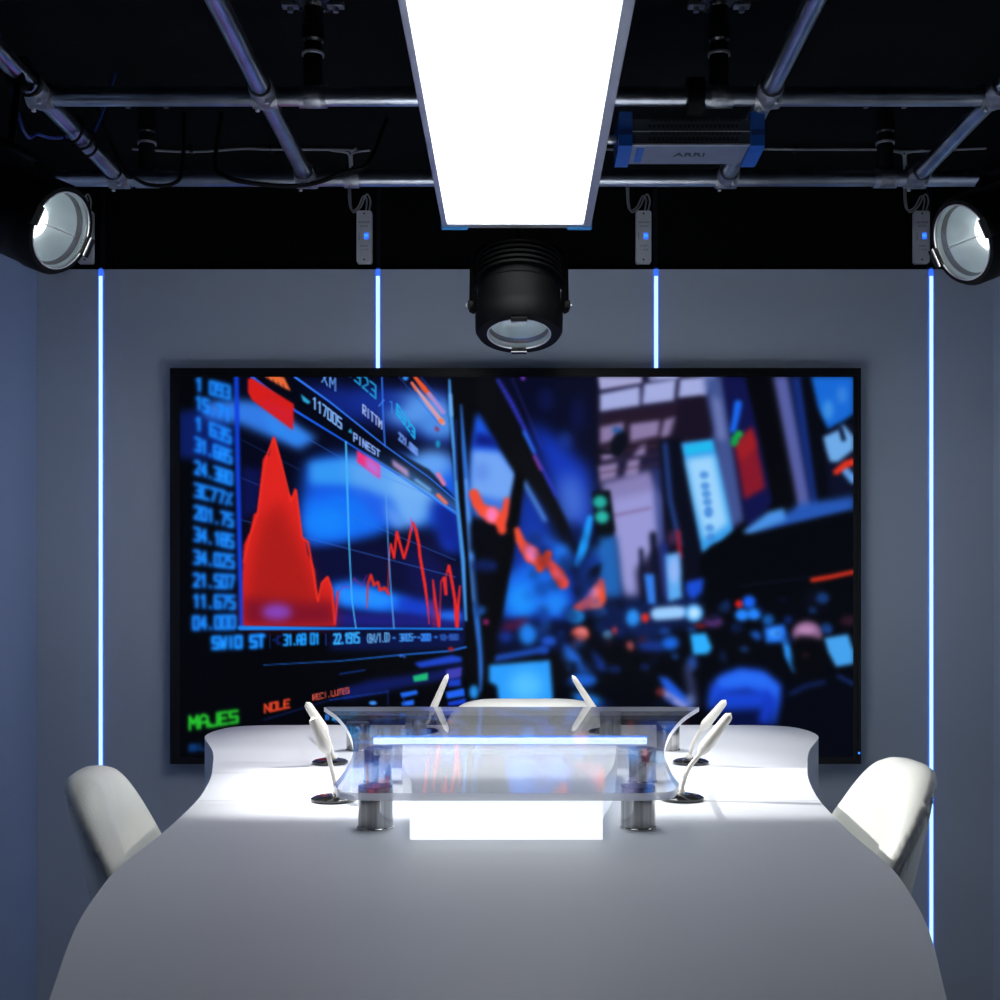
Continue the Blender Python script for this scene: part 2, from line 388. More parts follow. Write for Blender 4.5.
# ------------------------------------------------------------------ big panel light
s_far = 414.0; YP1 = F/s_far; ZPn = CAMZ+.886; YP0 = 1.78
xl = -.1836; xr = .1745; fw = .017; fh = .055
root = empty('panel_light', ((xl+xr)/2, (YP0+YP1)/2, ZPn)); tag(root, 'long glowing white panel light hanging under the pipe grid over the desk', 'light')
ox, oy = root.location.x, root.location.y
root.rotation_euler.x = -.008; root.rotation_euler.z = .002; root.location.z += .008*(YP1-YP0)/2
def R(m_, x0,y0,z0,x1,y1,z1,b=0): m_.box(x0-ox,y0-oy,z0,x1-ox,y1-oy,z1,b)
m = MB(); R(m, xl,YP0,0,xl+fw*.75,YP1,fh,.002); R(m, xr-fw*1.15,YP0,0,xr,YP1,fh,.002); R(m, xl+fw*.75,YP1-.026,0,xr-fw*1.15,YP1,fh,.002); R(m, xl+fw*.75,YP0,0,xr-fw*1.15,YP0+.015,fh,.002)
m.build('frame', M['alu'], root, smooth=False)
m = MB(); R(m, xl+.012,YP0+.014,.008,xr-.018,YP1-.011,.012); m.build('diffuser', M['panellight'], root, smooth=False)
m = MB(); R(m, xl+.012,YP0+.014,.018,xr-.018,YP1-.011,fh-.001); m.build('housing', M['devdark'], root, smooth=False)
for cx0, cx1 in ((xl-.003, xl+.062), (xr-.058, xr+.003)):
    for y0, y1 in ((YP1-.011, YP1+.006), (YP0-.006, YP0+.011)):
        m = MB(); R(m, cx0,y0,-.004,cx1,y1,fh+.003,.004); m.build('corner_bumper', M['cornerblue'], root)
for y in (YN,):
    for sx in (-.12, .12):
        m = MB(); R(m, sx-.012, y-.012, fh, sx+.012, y+.012, ZP-ZPn-RP-.02, .002); m.build('suspension_post', M['dark'], root)
        m = MB(); m.lathe((sx-ox-.018, y-oy, ZP-ZPn), (1,0,0), [(0,RP+.0005),(0,RP+.02),(.036,RP+.02),(.036,RP+.0005)], 24, False, False); m.build('pipe_hook', M['dark'], root)
m = MB(); m.tube(spline([(-.10, YP1-oy-.03, fh), (-.10, YP1-oy+.02, fh+.03), (-.08, YF-oy-.03, ZP-ZPn), (-.06, YF-oy-.02, ZP-ZPn+.03)]), .005); m.build('power_lead', M['darkmatte'], root)

# ------------------------------------------------------------------ ballast with blue ends
Yb = 2.80; sB = F/Yb
pbl = at(632,145,Yb); pbr = at(750,145,Yb); zb = pbl.z
root = empty('light_ballast', ((pbl.x+pbr.x)/2, Yb, zb)); tag(root, 'grey perforated power unit with blue end caps clamped under the near pipe', 'ballast')
hw = (pbr.x-pbl.x)/2; H_ = .058; D_ = .125
m = MB(); m.box(-hw, 0, 0, hw, D_, H_, .0015); m.build('case', M['devgrey'], root, smooth=False)
m = MB(); m.box(-hw+.001, -.002, .0035, hw-.001, 0, H_*.49); m.box(-hw+.001,-.002,H_*.53,hw-.001,0,H_-.001); m.build('front_grille', M['devdark'], root, smooth=False)
m = MB()
for row in range(2):
    for r in range(2):
        z = H_*(.15+.5*row)+r*.014+.004
        n = 21
        for k in range(n):
            x = -hw+.04+(2*hw-.06)*(k+.5*(r % 2))/n
            m.lathe((x,-.0026,z), (0,1,0), [(0,.0042),(.0008,.0042)], 6)
m.build('vent_holes', M['hole'], root, smooth=False)
m = MB(); m.box(-hw, -.004, -.002, hw, .002, .0018); m.box(-hw,-.003,H_*.49,hw,.0,H_*.53); m.build('edge_trim', M['ring'], root, smooth=False)
for s in (-1, 1):
    m = MB(); x0 = s*hw; x1 = s*(hw+.031)
    pr = [(-.012,H_+.012),(-.012,.045),(-.012,.04),(-.012,-.006),(.02,-.010),(.105,-.012),(D_+.01,-.004),(D_+.01,H_+.012)]
    lo = [m.bm.verts.new((x0,y,z)) for y,z in pr]; hi = [m.bm.verts.new((x1,y,z)) for y,z in pr]
    m.loft([lo,hi]); m.build('end_cap', M['blueplastic'], root, smooth=False)
    m = MB(); m.box(min(x0,x1)+.001, -.0145, .018, max(x0,x1)-.001, -.011, .030); m.build('cap_groove', mat('dark_blue_plastic', hexc(14,50,110), .5, noise=.05) if s < 0 else MATS['dark_blue_plastic'], root, smooth=False)
text_mesh('ARRI', .034, 'lettering', M['logo'], root, (.005, .062, -.0006), (PI,0,0), .0003, bold=.0006)
m = MB(); m.box(-hw+.012, .02, -.0008, -hw+.030, .11, 0); m.build('label_strip', M['blueplastic'], root, smooth=False)
m = MB(); m.box(-.02, YN-Yb-.02, H_+.0, .02, .06, H_+.006, .002); m.box(-.016, YN-Yb-.016, H_-.0, .016, YN-Yb+.016, ZP-zb-RP-.001, .003)
m.build('bracket', M['dark'], root)
m = MB(); m.lathe((-.018, YN-Yb, ZP-zb), (1,0,0), [(0,RP+.0005),(0,RP+.02),(.036,RP+.02),(.036,RP+.0005)], 24, False, False); m.build('pipe_hook', M['dark'], root)
m = MB(); m.lathe((-hw-.055,.05,.03),(1,0,0),[(0,.006),(.004,.010),(.02,.010),(.025,.007)],16); m.build('connector', M['ring'], root)

# ------------------------------------------------------------------ spotlights
def spotlight(c, n, rl, rh, L, label, up, yoke_at, twist=0.0):
    """c lens centre (world), n beam direction; everything in world space under an empty at c"""
    n = Vector(n).normalized(); c = Vector(c)
    root = empty('spotlight', c); tag(root, label, 'spotlight', 'black spotlights hanging from the pipe grid')
    t = Vector(up); side = n.cross(t).normalized(); up2 = side.cross(n).normalized()
    O = Vector((0,0,0))
    # outer housing, open at the front
    m = MB(); m.lathe(n*.012, -n, [(.0,rl*1.03),(.0,rh*.93),(.010,rh*.99),(.05,rh),(.055,rh*.97),(L*.55,rh*.95),(L*.6,rh*.86),(L*.92,rh*.84),(L,rh*.6),(L,rh*.3)], 48, False, True)
    m.build('housing', M['dark'], root)
    m = MB(); 
    for k in range(5):
        m.lathe(-n*(L*.62+k*L*.065), -n, [(0,rh*.84),(.0,rh*1.0),(.006,rh*1.0),(.006,rh*.84)], 40, False, False)
    m.build('cooling_fins', M['dark'], root)
    # reflector bowl and lamp
    m = MB(); m.lathe(n*.008, -n, [(0,rl*1.02),(.006,rl*.99),(.03,rl*.9),(.055,rl*.72),(.075,rl*.45),(.082,rl*.2),(.082,.001)], 48, False, True)
    m.build('reflector', M['reflector'], root)
    m = MB(); m.lathe(n*.002, -n, [(.004,rl*.97),(.016,rl*.93),(.016,rl*.955),(.004,rl*.99)], 48, False, False); m.build('inner_ring', M['devdark'], root)
    m = MB(); m.cyl(-n*.05+side*rl*.15, -n*.012+side*rl*.93, .0018, 8); m.build('glint_rod', M['ring'], root)  # thin rods added to draw the pale reflected line inside the lens
    m = MB(); m.cyl(-n*.05-side*rl*.15, -n*.012-side*rl*.93, .0018, 8); m.build('glint_rod', M['ring'], root)
    m = MB(); m.lathe(-n*.076, n, [(0,.012),(.004,.030),(.012,.038),(.020,.033),(.028,.016),(.032,.002)], 28); m.build('lamp', M['bulb'], root)
    # lens disc
    m = MB(); m.lathe(n*.004, n, [(0,rl),(.003,rl),(.008,rl*.7),(.010,rl*.35),(.0105,.0008)], 48, True, True); lens_o = m.build('lens', M['lens'], root)
    m = MB(); m.lathe(n*.004, n, [(0,rl*1.0),(0,rl*1.035),(.009,rl*1.035),(.009,rl*1.0)], 48, False, False); m.build('lens_ring', M['ring'], lens_o)
    # clips round the rim
    for a in (.0, PI):
        d = side*math.cos(a+twist)+up2*math.sin(a+twist)
        e = n.cross(d).normalized()
        q = d*(rl*1.12)+n*.016
        mt = Matrix.Translation(q) @ Matrix((e, d, n)).transposed().to_4x4()
        m = MB(); m.box(-.020,-.009,-.008,.020,.009,.003,.0015,mt); clip_o = m.build('lens_clip', M['darkmatte'], root)
        m = MB(); m.box(-.020,-.0095,.0032,.020,-.006,.005,0,mt); m.build('clip_edge', M['ring'], clip_o, smooth=False)
    # yoke
    ya = Vector(yoke_at)-c
    piv = -n*(L*.33)
    hd = (ya-piv); hd2 = (hd - side*hd.dot(side)).normalized()
    m = MB()
    A = []
    w = rh*1.05
    path = [piv+side*w-hd2*.02, piv+side*w, piv+side*w+hd2*rh*1.35, piv+side*w*.8+hd2*rh*1.6, piv-side*w*.8+hd2*rh*1.6, piv-side*w+hd2*rh*1.35, piv-side*w, piv-side*w-hd2*.02]
    m.tube(path, .010, 4); yoke_o = m.build('yoke', M['dark'], root)
    for s in (-1, 1):
        q = piv+side*w*s
        m = MB(); m.lathe(q, side*s, [(0,.012),(.012,.012),(.014,.006)], 16); m.build('yoke_knob', M['darkmatte'], yoke_o)
        m = MB(); m.lathe(q+side*s*.014, side*s, [(0,.003),(.004,.003),(.005,.001)], 10); m.build('knob_screw', M['ring'], yoke_o)
    m = MB(); m.cyl(piv+hd2*rh*1.6, ya, .008, 12); m.build('stem', M['dark'], root)
    m = MB(); m.lathe(ya-Vector((.018,0,0)), (1,0,0), [(0,RP+.0005),(0,RP+.014),(.036,RP+.014),(.036,RP+.0005)], 24, False, False); m.build('pipe_hook', M['dark'], root)
    return root, side, up2
cC = at(519,330,F/400); nC = Vector((0,-.27,-.96)).normalized()
spotlight(cC, nC, .0775, .110, .21, 'black spotlight in the centre, pointing down behind the panel light', (0,1,0), (cC.x, YF, ZP), PI/2)
cL = at(57,229,F/500); nL = Vector((.874,-.282,-.393)).normalized()
spotlight(cL, nL, .0755, .093, .26, 'black spotlight at the left edge with its lens lit, above the left chair', (0,0,1), (XPS[0], cL.y+.12, ZP), .12)
cR = at(966,241,F/500); nR = Vector((-.874,-.30,-.393)).normalized()
spotlight(cR, nR, .074, .091, .26, 'black spotlight at the right edge with its lens lit, above the right chair', (0,0,1), (XPS[3], cR.y+.12, ZP), -.12)

# ------------------------------------------------------------------ television
s_tv = 319.0; YT = F/s_tv
def tvp(px, py): return ((px-CX)/s_tv, CAMZ-(py-CY)/s_tv)
x0, z1 = tvp(170,368); x1, z0 = tvp(861,764)
root = empty('television', ((x0+x1)/2, YT, z0)); tag(root, 'huge black-framed television on the back wall showing market charts', 'television')
tx, tz = (x0+x1)/2, z0
m = MB(); m.box(x0-tx, .002, 0, x1-tx, .032, z1-tz, .002); m.build('body', M['bezel'], root, smooth=False)
m = MB(); m.box(-.4, .032, .2, .4, WY-YT-.001, .9); m.build('wall_bracket', M['dark'], root, smooth=False)
m = MB(); bw = .0085
m.box(x0-tx,-.001,0,x0-tx+bw,.002,z1-tz); m.box(x1-tx-bw,-.001,0,x1-tx,.002,z1-tz); m.box(x0-tx+bw,-.001,0,x1-tx-bw,.002,bw); m.box(x0-tx+bw,-.001,z1-tz-.022,x1-tx-bw,.002,z1-tz)
m.build('bezel', M['bezel'], root, smooth=False)
lx, lz = tvp(859,753); m = MB(); m.box(lx-tx-.003,-.0022,lz-tz-.003,lx-tx+.003,-.001,lz-tz+.003); m.build('standby_light', M['ledlabel'], root, smooth=False)
# the picture shown on the screen: a colour attribute on the flat screen mesh (chart at left, trading floor at right)
def tv_content():
    X0, X1, Y0, Y1 = 180.0, 853.0, 377.0, 757.0
    W, H = 674, 381
    xs = np.linspace(X0, X1, W); ys = np.linspace(Y0, Y1, H)
    img = np.zeros((H, W, 3), np.float32); img[:] = (3/255, 4/255, 9/255)
    def gauss(a, s):
        if s <= .25: return a
        r = max(1, int(3*s)); k = np.exp(-.5*(np.arange(-r, r+1)/s)**2); k /= k.sum()
        p = np.pad(a, ((r, r), (0, 0)), mode='edge'); o = np.zeros_like(a)
        for i, w_ in enumerate(k): o += w_*p[i:i+a.shape[0]]
        p = np.pad(o, ((0, 0), (r, r)), mode='edge'); o2 = np.zeros_like(a)
        for i, w_ in enumerate(k): o2 += w_*p[:, i:i+a.shape[1]]
        return o2
    def comp(mask, col, x0, y0, blur, alpha, mode='mix'):
        c = np.array(col, np.float32)/255
        if blur > .25: mask = gauss(mask, blur)
        m_ = (np.clip(mask, 0, 1)*alpha)[..., None]
        h, w_ = mask.shape; s = img[y0:y0+h, x0:x0+w_]
        if mode == 'mix': s[:] = s*(1-m_)+c*m_
        else: s[:] = 1-(1-s)*(1-c*m_)
    def win(pts, pad):
        px = [p[0] for p in pts]; py = [p[1] for p in pts]
        a = max(0, int(min(px)-X0-pad)); b = min(W, int(max(px)-X0+pad)+2)
        c = max(0, int(min(py)-Y0-pad)); d = min(H, int(max(py)-Y0+pad)+2)
        return a, b, c, d
    def poly(pts, col, blur=0.6, alpha=1.0, mode='mix'):
        a, b, c, d = win(pts, 3*blur+2)
        if b <= a or d <= c: return
        m_ = np.zeros((d-c, b-a), np.float32)
        for oy in (-.25, .25):
            for ox in (-.25, .25):
                gx, gy = np.meshgrid(xs[a:b]+ox, ys[c:d]+oy); ins = np.zeros(gx.shape, bool)
                n = len(pts)
                for i in range(n):
                    (x1_, y1_), (x2_, y2_) = pts[i], pts[(i+1) % n]
                    if y1_ == y2_: continue
                    cond = ((y1_ > gy) != (y2_ > gy)) & (gx < (x2_-x1_)*(gy-y1_)/(y2_-y1_)+x1_)
                    ins ^= cond
                m_ += ins*.25
        comp(m_, col, a, c, blur, alpha, mode)
    def line(pts, wd, col, blur=0.0, alpha=1.0, mode='mix'):
        wmax = max(wd) if isinstance(wd, (list, tuple)) else wd
        a, b, c, d = win(pts, wmax+3*blur+2)
        if b <= a or d <= c: return
        gx, gy = np.meshgrid(xs[a:b], ys[c:d]); m_ = np.zeros(gx.shape, np.float32)
        n = len(pts)-1
        for i in range(n):
            (x1_, y1_), (x2_, y2_) = pts[i], pts[i+1]
            dx, dy = x2_-x1_, y2_-y1_; L2 = dx*dx+dy*dy+1e-9
            t = np.clip(((gx-x1_)*dx+(gy-y1_)*dy)/L2, 0, 1)
            dist = np.hypot(gx-x1_-t*dx, gy-y1_-t*dy)
            if isinstance(wd, (list, tuple)): wl = wd[i]+(wd[i+1]-wd[i])*t
            else: wl = wd
            m_ = np.maximum(m_, np.clip(wl/2-dist+.5, 0, 1))
            if wmax < 1: m_ = np.minimum(m_, 1)
        comp(m_, col, a, c, blur, alpha, mode)
    def ell(cx, cy, rx, ry, col, blur=2.0, alpha=1.0, rot=0.0, mode='mix'):
        pts = []
        for i in range(28):
            t = 2*PI*i/28; u = rx*math.cos(t); v = ry*math.sin(t)
            pts.append((cx+u*math.cos(rot)-v*math.sin(rot), cy+u*math.sin(rot)+v*math.cos(rot)))
        poly(pts, col, blur, alpha, mode)
    G = {'0': [[(0,0),(1,0),(1,1),(0,1),(0,0)]], '1': [[(.2,.2),(.6,0),(.6,1)]], '2': [[(0,.1),(.2,0),(.8,0),(1,.2),(1,.4),(0,1),(1,1)]],
         '3': [[(0,0),(1,0),(1,.5),(.35,.5),(1,.5),(1,1),(0,1)]], '4': [[(.75,1),(.75,0),(0,.68),(1,.68)]], '5': [[(1,0),(0,0),(0,.45),(1,.5),(1,1),(0,1)]],
         '6': [[(1,0),(0,0),(0,1),(1,1),(1,.5),(0,.5)]], '7': [[(0,0),(1,0),(.4,1)]], '8': [[(0,0),(1,0),(1,1),(0,1),(0,0)],[(0,.5),(1,.5)]],
         '9': [[(1,.5),(0,.5),(0,0),(1,0),(1,1),(0,1)]], '.': [[(.4,.95),(.5,1)]], '-': [[(.1,.5),(.9,.5)]], '/': [[(0,1),(1,0)]], '%': [[(0,1),(1,0)],[(.1,.1),(.2,.2)],[(.8,.8),(.9,.9)]],
         'A': [[(0,1),(0,.2),(.5,0),(1,.2),(1,1)],[(0,.6),(1,.6)]], 'B': [[(0,0),(.9,.1),(.9,.45),(0,.5),(1,.55),(1,1),(0,1),(0,0)]], 'C': [[(1,0),(0,0),(0,1),(1,1)]],
         'D': [[(0,0),(.8,.1),(1,.5),(.8,.9),(0,1),(0,0)]], 'E': [[(1,0),(0,0),(0,1),(1,1)],[(0,.5),(.8,.5)]], 'H': [[(0,0),(0,1)],[(1,0),(1,1)],[(0,.5),(1,.5)]],
         'I': [[(.5,0),(.5,1)]], 'J': [[(1,0),(1,1),(0,1),(0,.8)]], 'K': [[(0,0),(0,1)],[(1,0),(0,.5),(1,1)]], 'L': [[(0,0),(0,1),(1,1)]],
         'M': [[(0,1),(0,0),(.5,.6),(1,0),(1,1)]], 'N': [[(0,1),(0,0),(1,1),(1,0)]], 'O': [[(0,0),(1,0),(1,1),(0,1),(0,0)]], 'P': [[(0,1),(0,0),(1,0),(1,.5),(0,.5)]],
         'R': [[(0,1),(0,0),(1,0),(1,.5),(0,.5),(1,1)]], 'S': [[(1,0),(0,0),(0,.5),(1,.5),(1,1),(0,1)]], 'T': [[(0,0),(1,0)],[(.5,0),(.5,1)]], 'U': [[(0,0),(0,1),(1,1),(1,0)]],
         'W': [[(0,0),(.2,1),(.5,.4),(.8,1),(1,0)]], 'X': [[(0,0),(1,1)],[(1,0),(0,1)]], 'G': [[(1,0),(0,0),(0,1),(1,1),(1,.5),(.6,.5)]], '(': [[(.7,0),(.3,.3),(.3,.7),(.7,1)]], ')': [[(.3,0),(.7,.3),(.7,.7),(.3,1)]], ' ': [], '|': [[(.5,0),(.5,1)]]}
    def text(s, p0, p1, h, wd, col, blur=.5, alpha=1.0, h1=None, fill=.68, lean=0.0):
        """text whose mid-line runs p0 -> p1; the letters stay upright"""
        h1 = h if h1 is None else h1; n = len(s)
        for i, ch in enumerate(s):
            t0 = i/n; t1 = (i+fill)/n
            for st in G.get(ch, []):
                pts = []
                for (gx, gy) in st:
                    t = t0+(t1-t0)*gx; hh = h+(h1-h)*t
                    pts.append((p0[0]+(p1[0]-p0[0])*t+lean*(gy-.5)*hh, p0[1]+(p1[1]-p0[1])*t+(gy-.5)*hh))
                line(pts, wd, col, blur, alpha)
    # ============ left half: the chart screen
    poly([(240,377),(462,377),(470,640),(241,628)], (4,6,26), 2)
    # soft light blobs behind the chart
    poly([(180,412),(225,404),(235,440),(228,462),(180,458)], (10,26,92), 3.5)
    poly([(205,402),(240,400),(262,402),(295,424),(318,438),(300,450),(268,436),(240,424),(205,418)], (48,118,222), 4)
    poly([(262,410),(288,420),(308,438),(296,444),(270,430)], (45,130,232), 3)
    poly([(300,385),(460,392),(456,448),(420,440),(380,425),(335,418)], (14,34,120), 6)
    ell(418,410,34,17,(82,146,228),6)
    ell(440,425,20,14,(72,136,222),5)
    ell(378,402,30,9,(18,44,140),6)
    poly([(306,462),(330,455),(462,460),(466,480),(462,540),(440,528),(400,522),(372,536),(330,546),(306,548),(299,520)], (20,86,222), 7)
    poly([(309,462),(345,458),(372,466),(366,486),(310,484)], (50,146,236), 4)
    poly([(346,458),(420,462),(438,492),(425,522),(398,520),(372,500),(352,486)], (88,158,234), 6)
    ell(412,488,24,22,(112,172,238),7)
    ell(408,512,16,14,(106,166,236),6)
    poly([(306,500),(345,492),(380,505),(384,528),(340,540),(306,538)], (18,110,238), 5)
    ell(327,522,22,14,(20,126,244),5)
    poly([(352,486),(392,500),(400,528),(376,520),(362,500)], (30,92,226), 5)
    poly([(384,500),(405,520),(400,530),(388,520)], (92,150,232), 4)
    ell(433,464,20,14,(96,158,238),6); ell(450,540,10,12,(22,66,214),5)
    poly([(430,500),(466,500),(466,560),(440,540)], (12,34,140), 6)
    poly([(300,552),(390,543),(425,556),(468,566),(468,630),(300,627)], (9,12,52), 4)
    poly([(330,584),(352,580),(398,594),(412,602),(404,612),(380,614),(345,608),(332,604)], (22,108,240), 4)
    poly([(336,588),(372,590),(398,600),(380,607),(340,602)], (34,138,248), 3)
    poly([(400,596),(432,600),(440,612),(464,610),(466,622),(420,620),(396,612)], (20,60,196), 4)
    ell(449,617,13,5,(34,110,236),3)
    poly([(405,535),(440,540),(446,600),(410,592)], (20,24,92), 6, .5)
    poly([(242,466),(262,470),(258,510),(242,520)], (10,16,72), 3)
    poly([(334,612),(420,615),(466,624),(466,628),(334,627)], (26,28,120), 3)
    # grid lines in perspective
    for a, b, al in (((242,440),(300,470),.25),((242,478),(275,492),.35),((242,520),(264,526),.5),((300,536),(455,577),.6),((340,512),(455,560),.5),((305,437),(345,460),.5),((345,460),(468,512),.3)):
        line([a, b], .9, (52,110,220), .3, al)
    # red mountain
    red = [(241,622),(242,585),(244,545),(249,534),(250,534),(254,514),(258,512),(260,490),(263,460),(266,455),(269,456),(272,440),(274,436),(276,440),(281,460),(288,492),(292,497),(295,487),(297,495),(302,538),(306,540),(308,554),(311,560),(315,570),(317,592),(319,600),(322,582),(327,576),(330,582),(334,600),(336,626),(241,626)]
    poly(red, (214,34,30), .7)
    poly([(246,600),(252,560),(262,520),(280,500),(300,545),(312,575),(318,600),(326,590),(334,622),(244,624)], (150,24,22), 7, .75)
    poly([(243,598),(318,604),(334,600),(338,626),(243,626)], (110,14,40), 5, .8)
    ell(277,612,15,8,(130,68,190), 4, .95)
    line([(244,562),(250,536),(258,513),(263,476),(267,456),(274,438),(281,462),(291,502),(296,490),(302,538),(308,542),(313,570),(316,590),(318,601),(322,583),(328,577),(332,590),(335,624),(338,592)], 2.0, (226,44,32), .5)
    # thin red line on the right part
    line([(336,622),(338,592),(344,586),(350,588),(354,578),(362,586),(367,575)], 1.0, (150,40,150), .6, .7)
    line([(367,608),(368,584),(371,575),(374,585),(378,582),(380,590),(385,588),(389,594)], [.8,2,2.6,3,2.4,3,3,2.4], (214,42,34), .6)
    line([(388,594),(389,560),(391,544),(394,558),(397,532),(400,544),(404,558),(408,545),(411,530),(413,522),(416,530),(419,545),(420,556),(425,585),(428,608),(429,624)], [1,1,2,2.2,2.6,2.6,2.6,2.2,2.2,1.6,3,3,2.8,3,1.8,.8], (226,40,36), .5)
    line([(412,530),(411,518)], 1, (190,60,190), .4)
    line([(433,580),(435,600),(437,612),(439,626),(440,612),(441,582),(444,578),(446,594),(446,576),(449,566),(452,582),(455,600),(457,626),(458,606),(460,586)], [1.6,3,2.6,3,1,1.2,3,3,1,3,3,3,4,3,1.6], (224,40,40), .6)
    poly([(430,600),(436,600),(438,627),(432,627)], (200,30,60), 1.5, .4)
    # frame lines
    line([(236.5,377),(238,470),(240,560),(241.5,628)], [4.6,4.6,4.4,3.5], (14,62,214), .9)
    line([(240,628),(330,628.5),(400,628.5),(462,629)], [4.4,2.4,1.6,2], (22,128,238), .5)
    line([(252,377),(296,411),(348,443),(400,476),(462,518)], [3.2,2.6,1.6,1.3,1.8], (24,92,232), .4)
    line([(400,476),(462,516)], 1.6, (70,160,240), .4, .7)
    poly([(256,377),(296,377),(340,410),(398,452),(430,470),(462,505),(462,512),(400,474),(348,441),(296,409)], (3,5,16), 1.0, .75)
    poly([(405,470),(462,505),(462,516),(400,474)], (78,140,224), 3, .55)
    line([(295,377),(330,402),(384,445),(430,478),(462,506)], [2.4,1.8,1.4,1.2,1.2], (46,112,236), .4)
    line([(346,442),(349,540),(352,600),(356,628)], [1.8,1.4,1.2,1.2], (66,176,244), .4)
    line([(382,377),(383,410),(385,446)], 1.4, (44,110,232), .4)
    line([(385,470),(388,540),(391,590),(394,628)], [1.0,1.2,1.4,1.6], (84,160,236), .4, .8)
    line([(379,406),(384,400)], 1.2, (60,130,230), .4)
    # red tags
    poly([(248,379),(252,378),(294,404),(293,430),(252,400),(248,392)], (204,28,26), .8)
    poly([(262,398),(293,412),(293,430),(262,406)], (196,30,60), 3, .5)
    poly([(357,450),(380,465),(380,479),(357,462)], (224,50,120), .8)
    poly([(366,456),(380,466),(380,479),(366,468)], (172,118,226), 2, .8)
    poly([(392,459),(408,470),(409,478),(393,466)], (198,160,214), 1.4, .8)
    # texts
    rows = [('1 093',382,391),('15.71',400,414),('1 635',421,436),('31.685',442,456),('24.380',465,477),('3C77%',488,498),('201.75',510,519),('34.185',532,540),('34.025',555,560),('21.507',578,580),('11.675',599,600.5),('04.000',621,621)]
    for i, (s_, ya, yb) in enumerate(rows):
        xa = 196.5-.25*i; xb = 229.5+.5*i; ya += 2; yb += 2 if i < 11 else 1
        text(s_, (xa, ya), (xb+2, yb), 12.5, 3.6, (16,104,236), 1.7, .95, fill=.72)
        text(s_, (xa, ya), (xb+2, yb), 12.0, 1.8, (34,160,255), 1.1, .75, fill=.72)
    text('SWI0 ST', (213,643), (266,641), 11, 4.0, (16,116,238), 1.4, fill=.74)
    text('SWI0 ST', (213,643), (266,641), 11, 1.8, (40,170,255), 1.0, .6, fill=.74)
    poly([(330,634),(466,633),(466,649),(400,651),(330,650)], (10,24,92), 3, .7)
    line([(270,634),(270,648)], 1, (20,60,140), .5, .6)
    text('-C', (273,640), (282,640), 7, 1.4, (20,60,200), .9, .8)
    text('31.A8 01', (284,640), (320,638.5), 10, 2.3, (26,150,250), .7, fill=.76)
    line([(326,634),(326,645)], 1, (20,50,150), .5)
    text('22.1915', (334,639), (360,637.5), 9.5, 2.0, (52,170,250), .5, fill=.76)
    text('(B4/1.0)', (367,638.5), (391,637), 8.5, 1.3, (92,160,220), .4)
    text('- 3R05-', (393,638), (417,637), 6.5, 1.6, (60,140,230), .5)
    text('-200 -', (418,637.5), (438,637), 6, 1.8, (50,130,240), .6)
    text('10-900', (440,637.5), (459,637), 5, 1.5, (50,100,200), .7, .9)
    text('XM', (322,377), (338,386), 10, 1.3, (96,150,232), .4, h1=13, lean=0)
    text('1323', (347,368), (378,394), 11, 1.8, (30,140,200), .4, h1=13, fill=.7)
    poly([(301,394),(311,402),(308,404),(303,401)], (40,160,206), .7)
    text('117005', (313,402), (343,425), 11, 1.6, (126,176,246), .4, h1=10)
    poly([(348,432),(351,428),(353,434)], (40,150,200), .6)
    text('PINEST', (354,437), (381,455), 8, 1.5, (130,166,240), .4, h1=6)
    text('RITTM', (363,409), (383,426), 9, 1.3, (150,170,220), .3, h1=8)
    text('1', (389,404), (396,412), 11, 1.0, (60,130,220), .4)
    text('6323', (397,409), (416,436), 10, 1.8, (30,160,226), .4, h1=9)
    text('221.000', (399,436), (418,453), 7, 1.7, (108,150,236), .6, h1=6)
    poly([(262,375),(284,377),(291,391),(284,388),(272,381)], (222,100,52), .8)
    for k in range(4): line([(268+5*k,377+2.5*k),(271+5*k,384+2.5*k)], .9, (30,20,30), .4, .7)
    line([(412,383),(428,404),(443,423)], [2,4,4.4], (206,150,168), .6); line([(412,383),(416,390)], 2.4, (214,96,70), .5); ell(441,421,2.6,3,(226,120,84),.8,rot=.8)
    line([(415,377),(424,388),(432,398)], [3.4,5.4,4], (222,82,44), .7); line([(429,394),(443,412)], [4,4.6], (158,134,206), .7)
    line([(399,377),(440,425)], .8, (40,90,210), .4, .6); line([(421,377),(440,400)], 1, (30,70,200), .5, .8)
    ell(405.5,378,2.8,2.6,(50,130,226),.8)
    ell(437,429,2,3,(150,30,70),1,.8,rot=-.5); ell(438,444,2,4,(24,146,196),1); 
    line([(438,474),(444,484)], 4, (214,116,160), .9); line([(438,495),(446,503)], 3.6, (232,112,84), .9); line([(416,480),(430,490)], 3, (120,180,236), 1, .8)
    # ============ monitor edge and cable columns
    poly([(446,377),(448,377),(454,470),(463,560),(466,640),(462,650),(466,660),(474,668),(500,700),(500,757),(480,757),(470,640),(460,540),(452,450)], (4,5,9), 1.2)
    poly([(449,377),(600,377),(600,757),(480,757),(462,560),(451,450)], (5,6,12), 1.0)
    line([(449.5,380),(450.5,410),(454,450),(457,500),(463,560),(466,620)], [2,4.6,3.6,4,4.4,2.5], (64,140,222), .8)
    line([(450.5,395),(451.5,415)], 3, (116,176,240), 1, .8)
    line([(456,420),(457,480)], 1.6, (22,42,120), 1)
    line([(461,405),(464,450),(468,500),(472,560),(476,610),(480,650),(482,690)], [1.6,4.5,6,6,6,4.5,5], (40,104,200), 1.1)
    line([(466,480),(471,560),(474,600)], 2.6, (96,156,232), 1.0, .8)
    # wedge with the bright view
    poly([(478,412),(484,422),(500,450),(518,474),(505,540),(500,520),(470,500),(471,450),(475,420)], (26,86,226), 2.6)
    poly([(476,432),(492,436),(502,448),(474,446)], (12,26,120), 3)
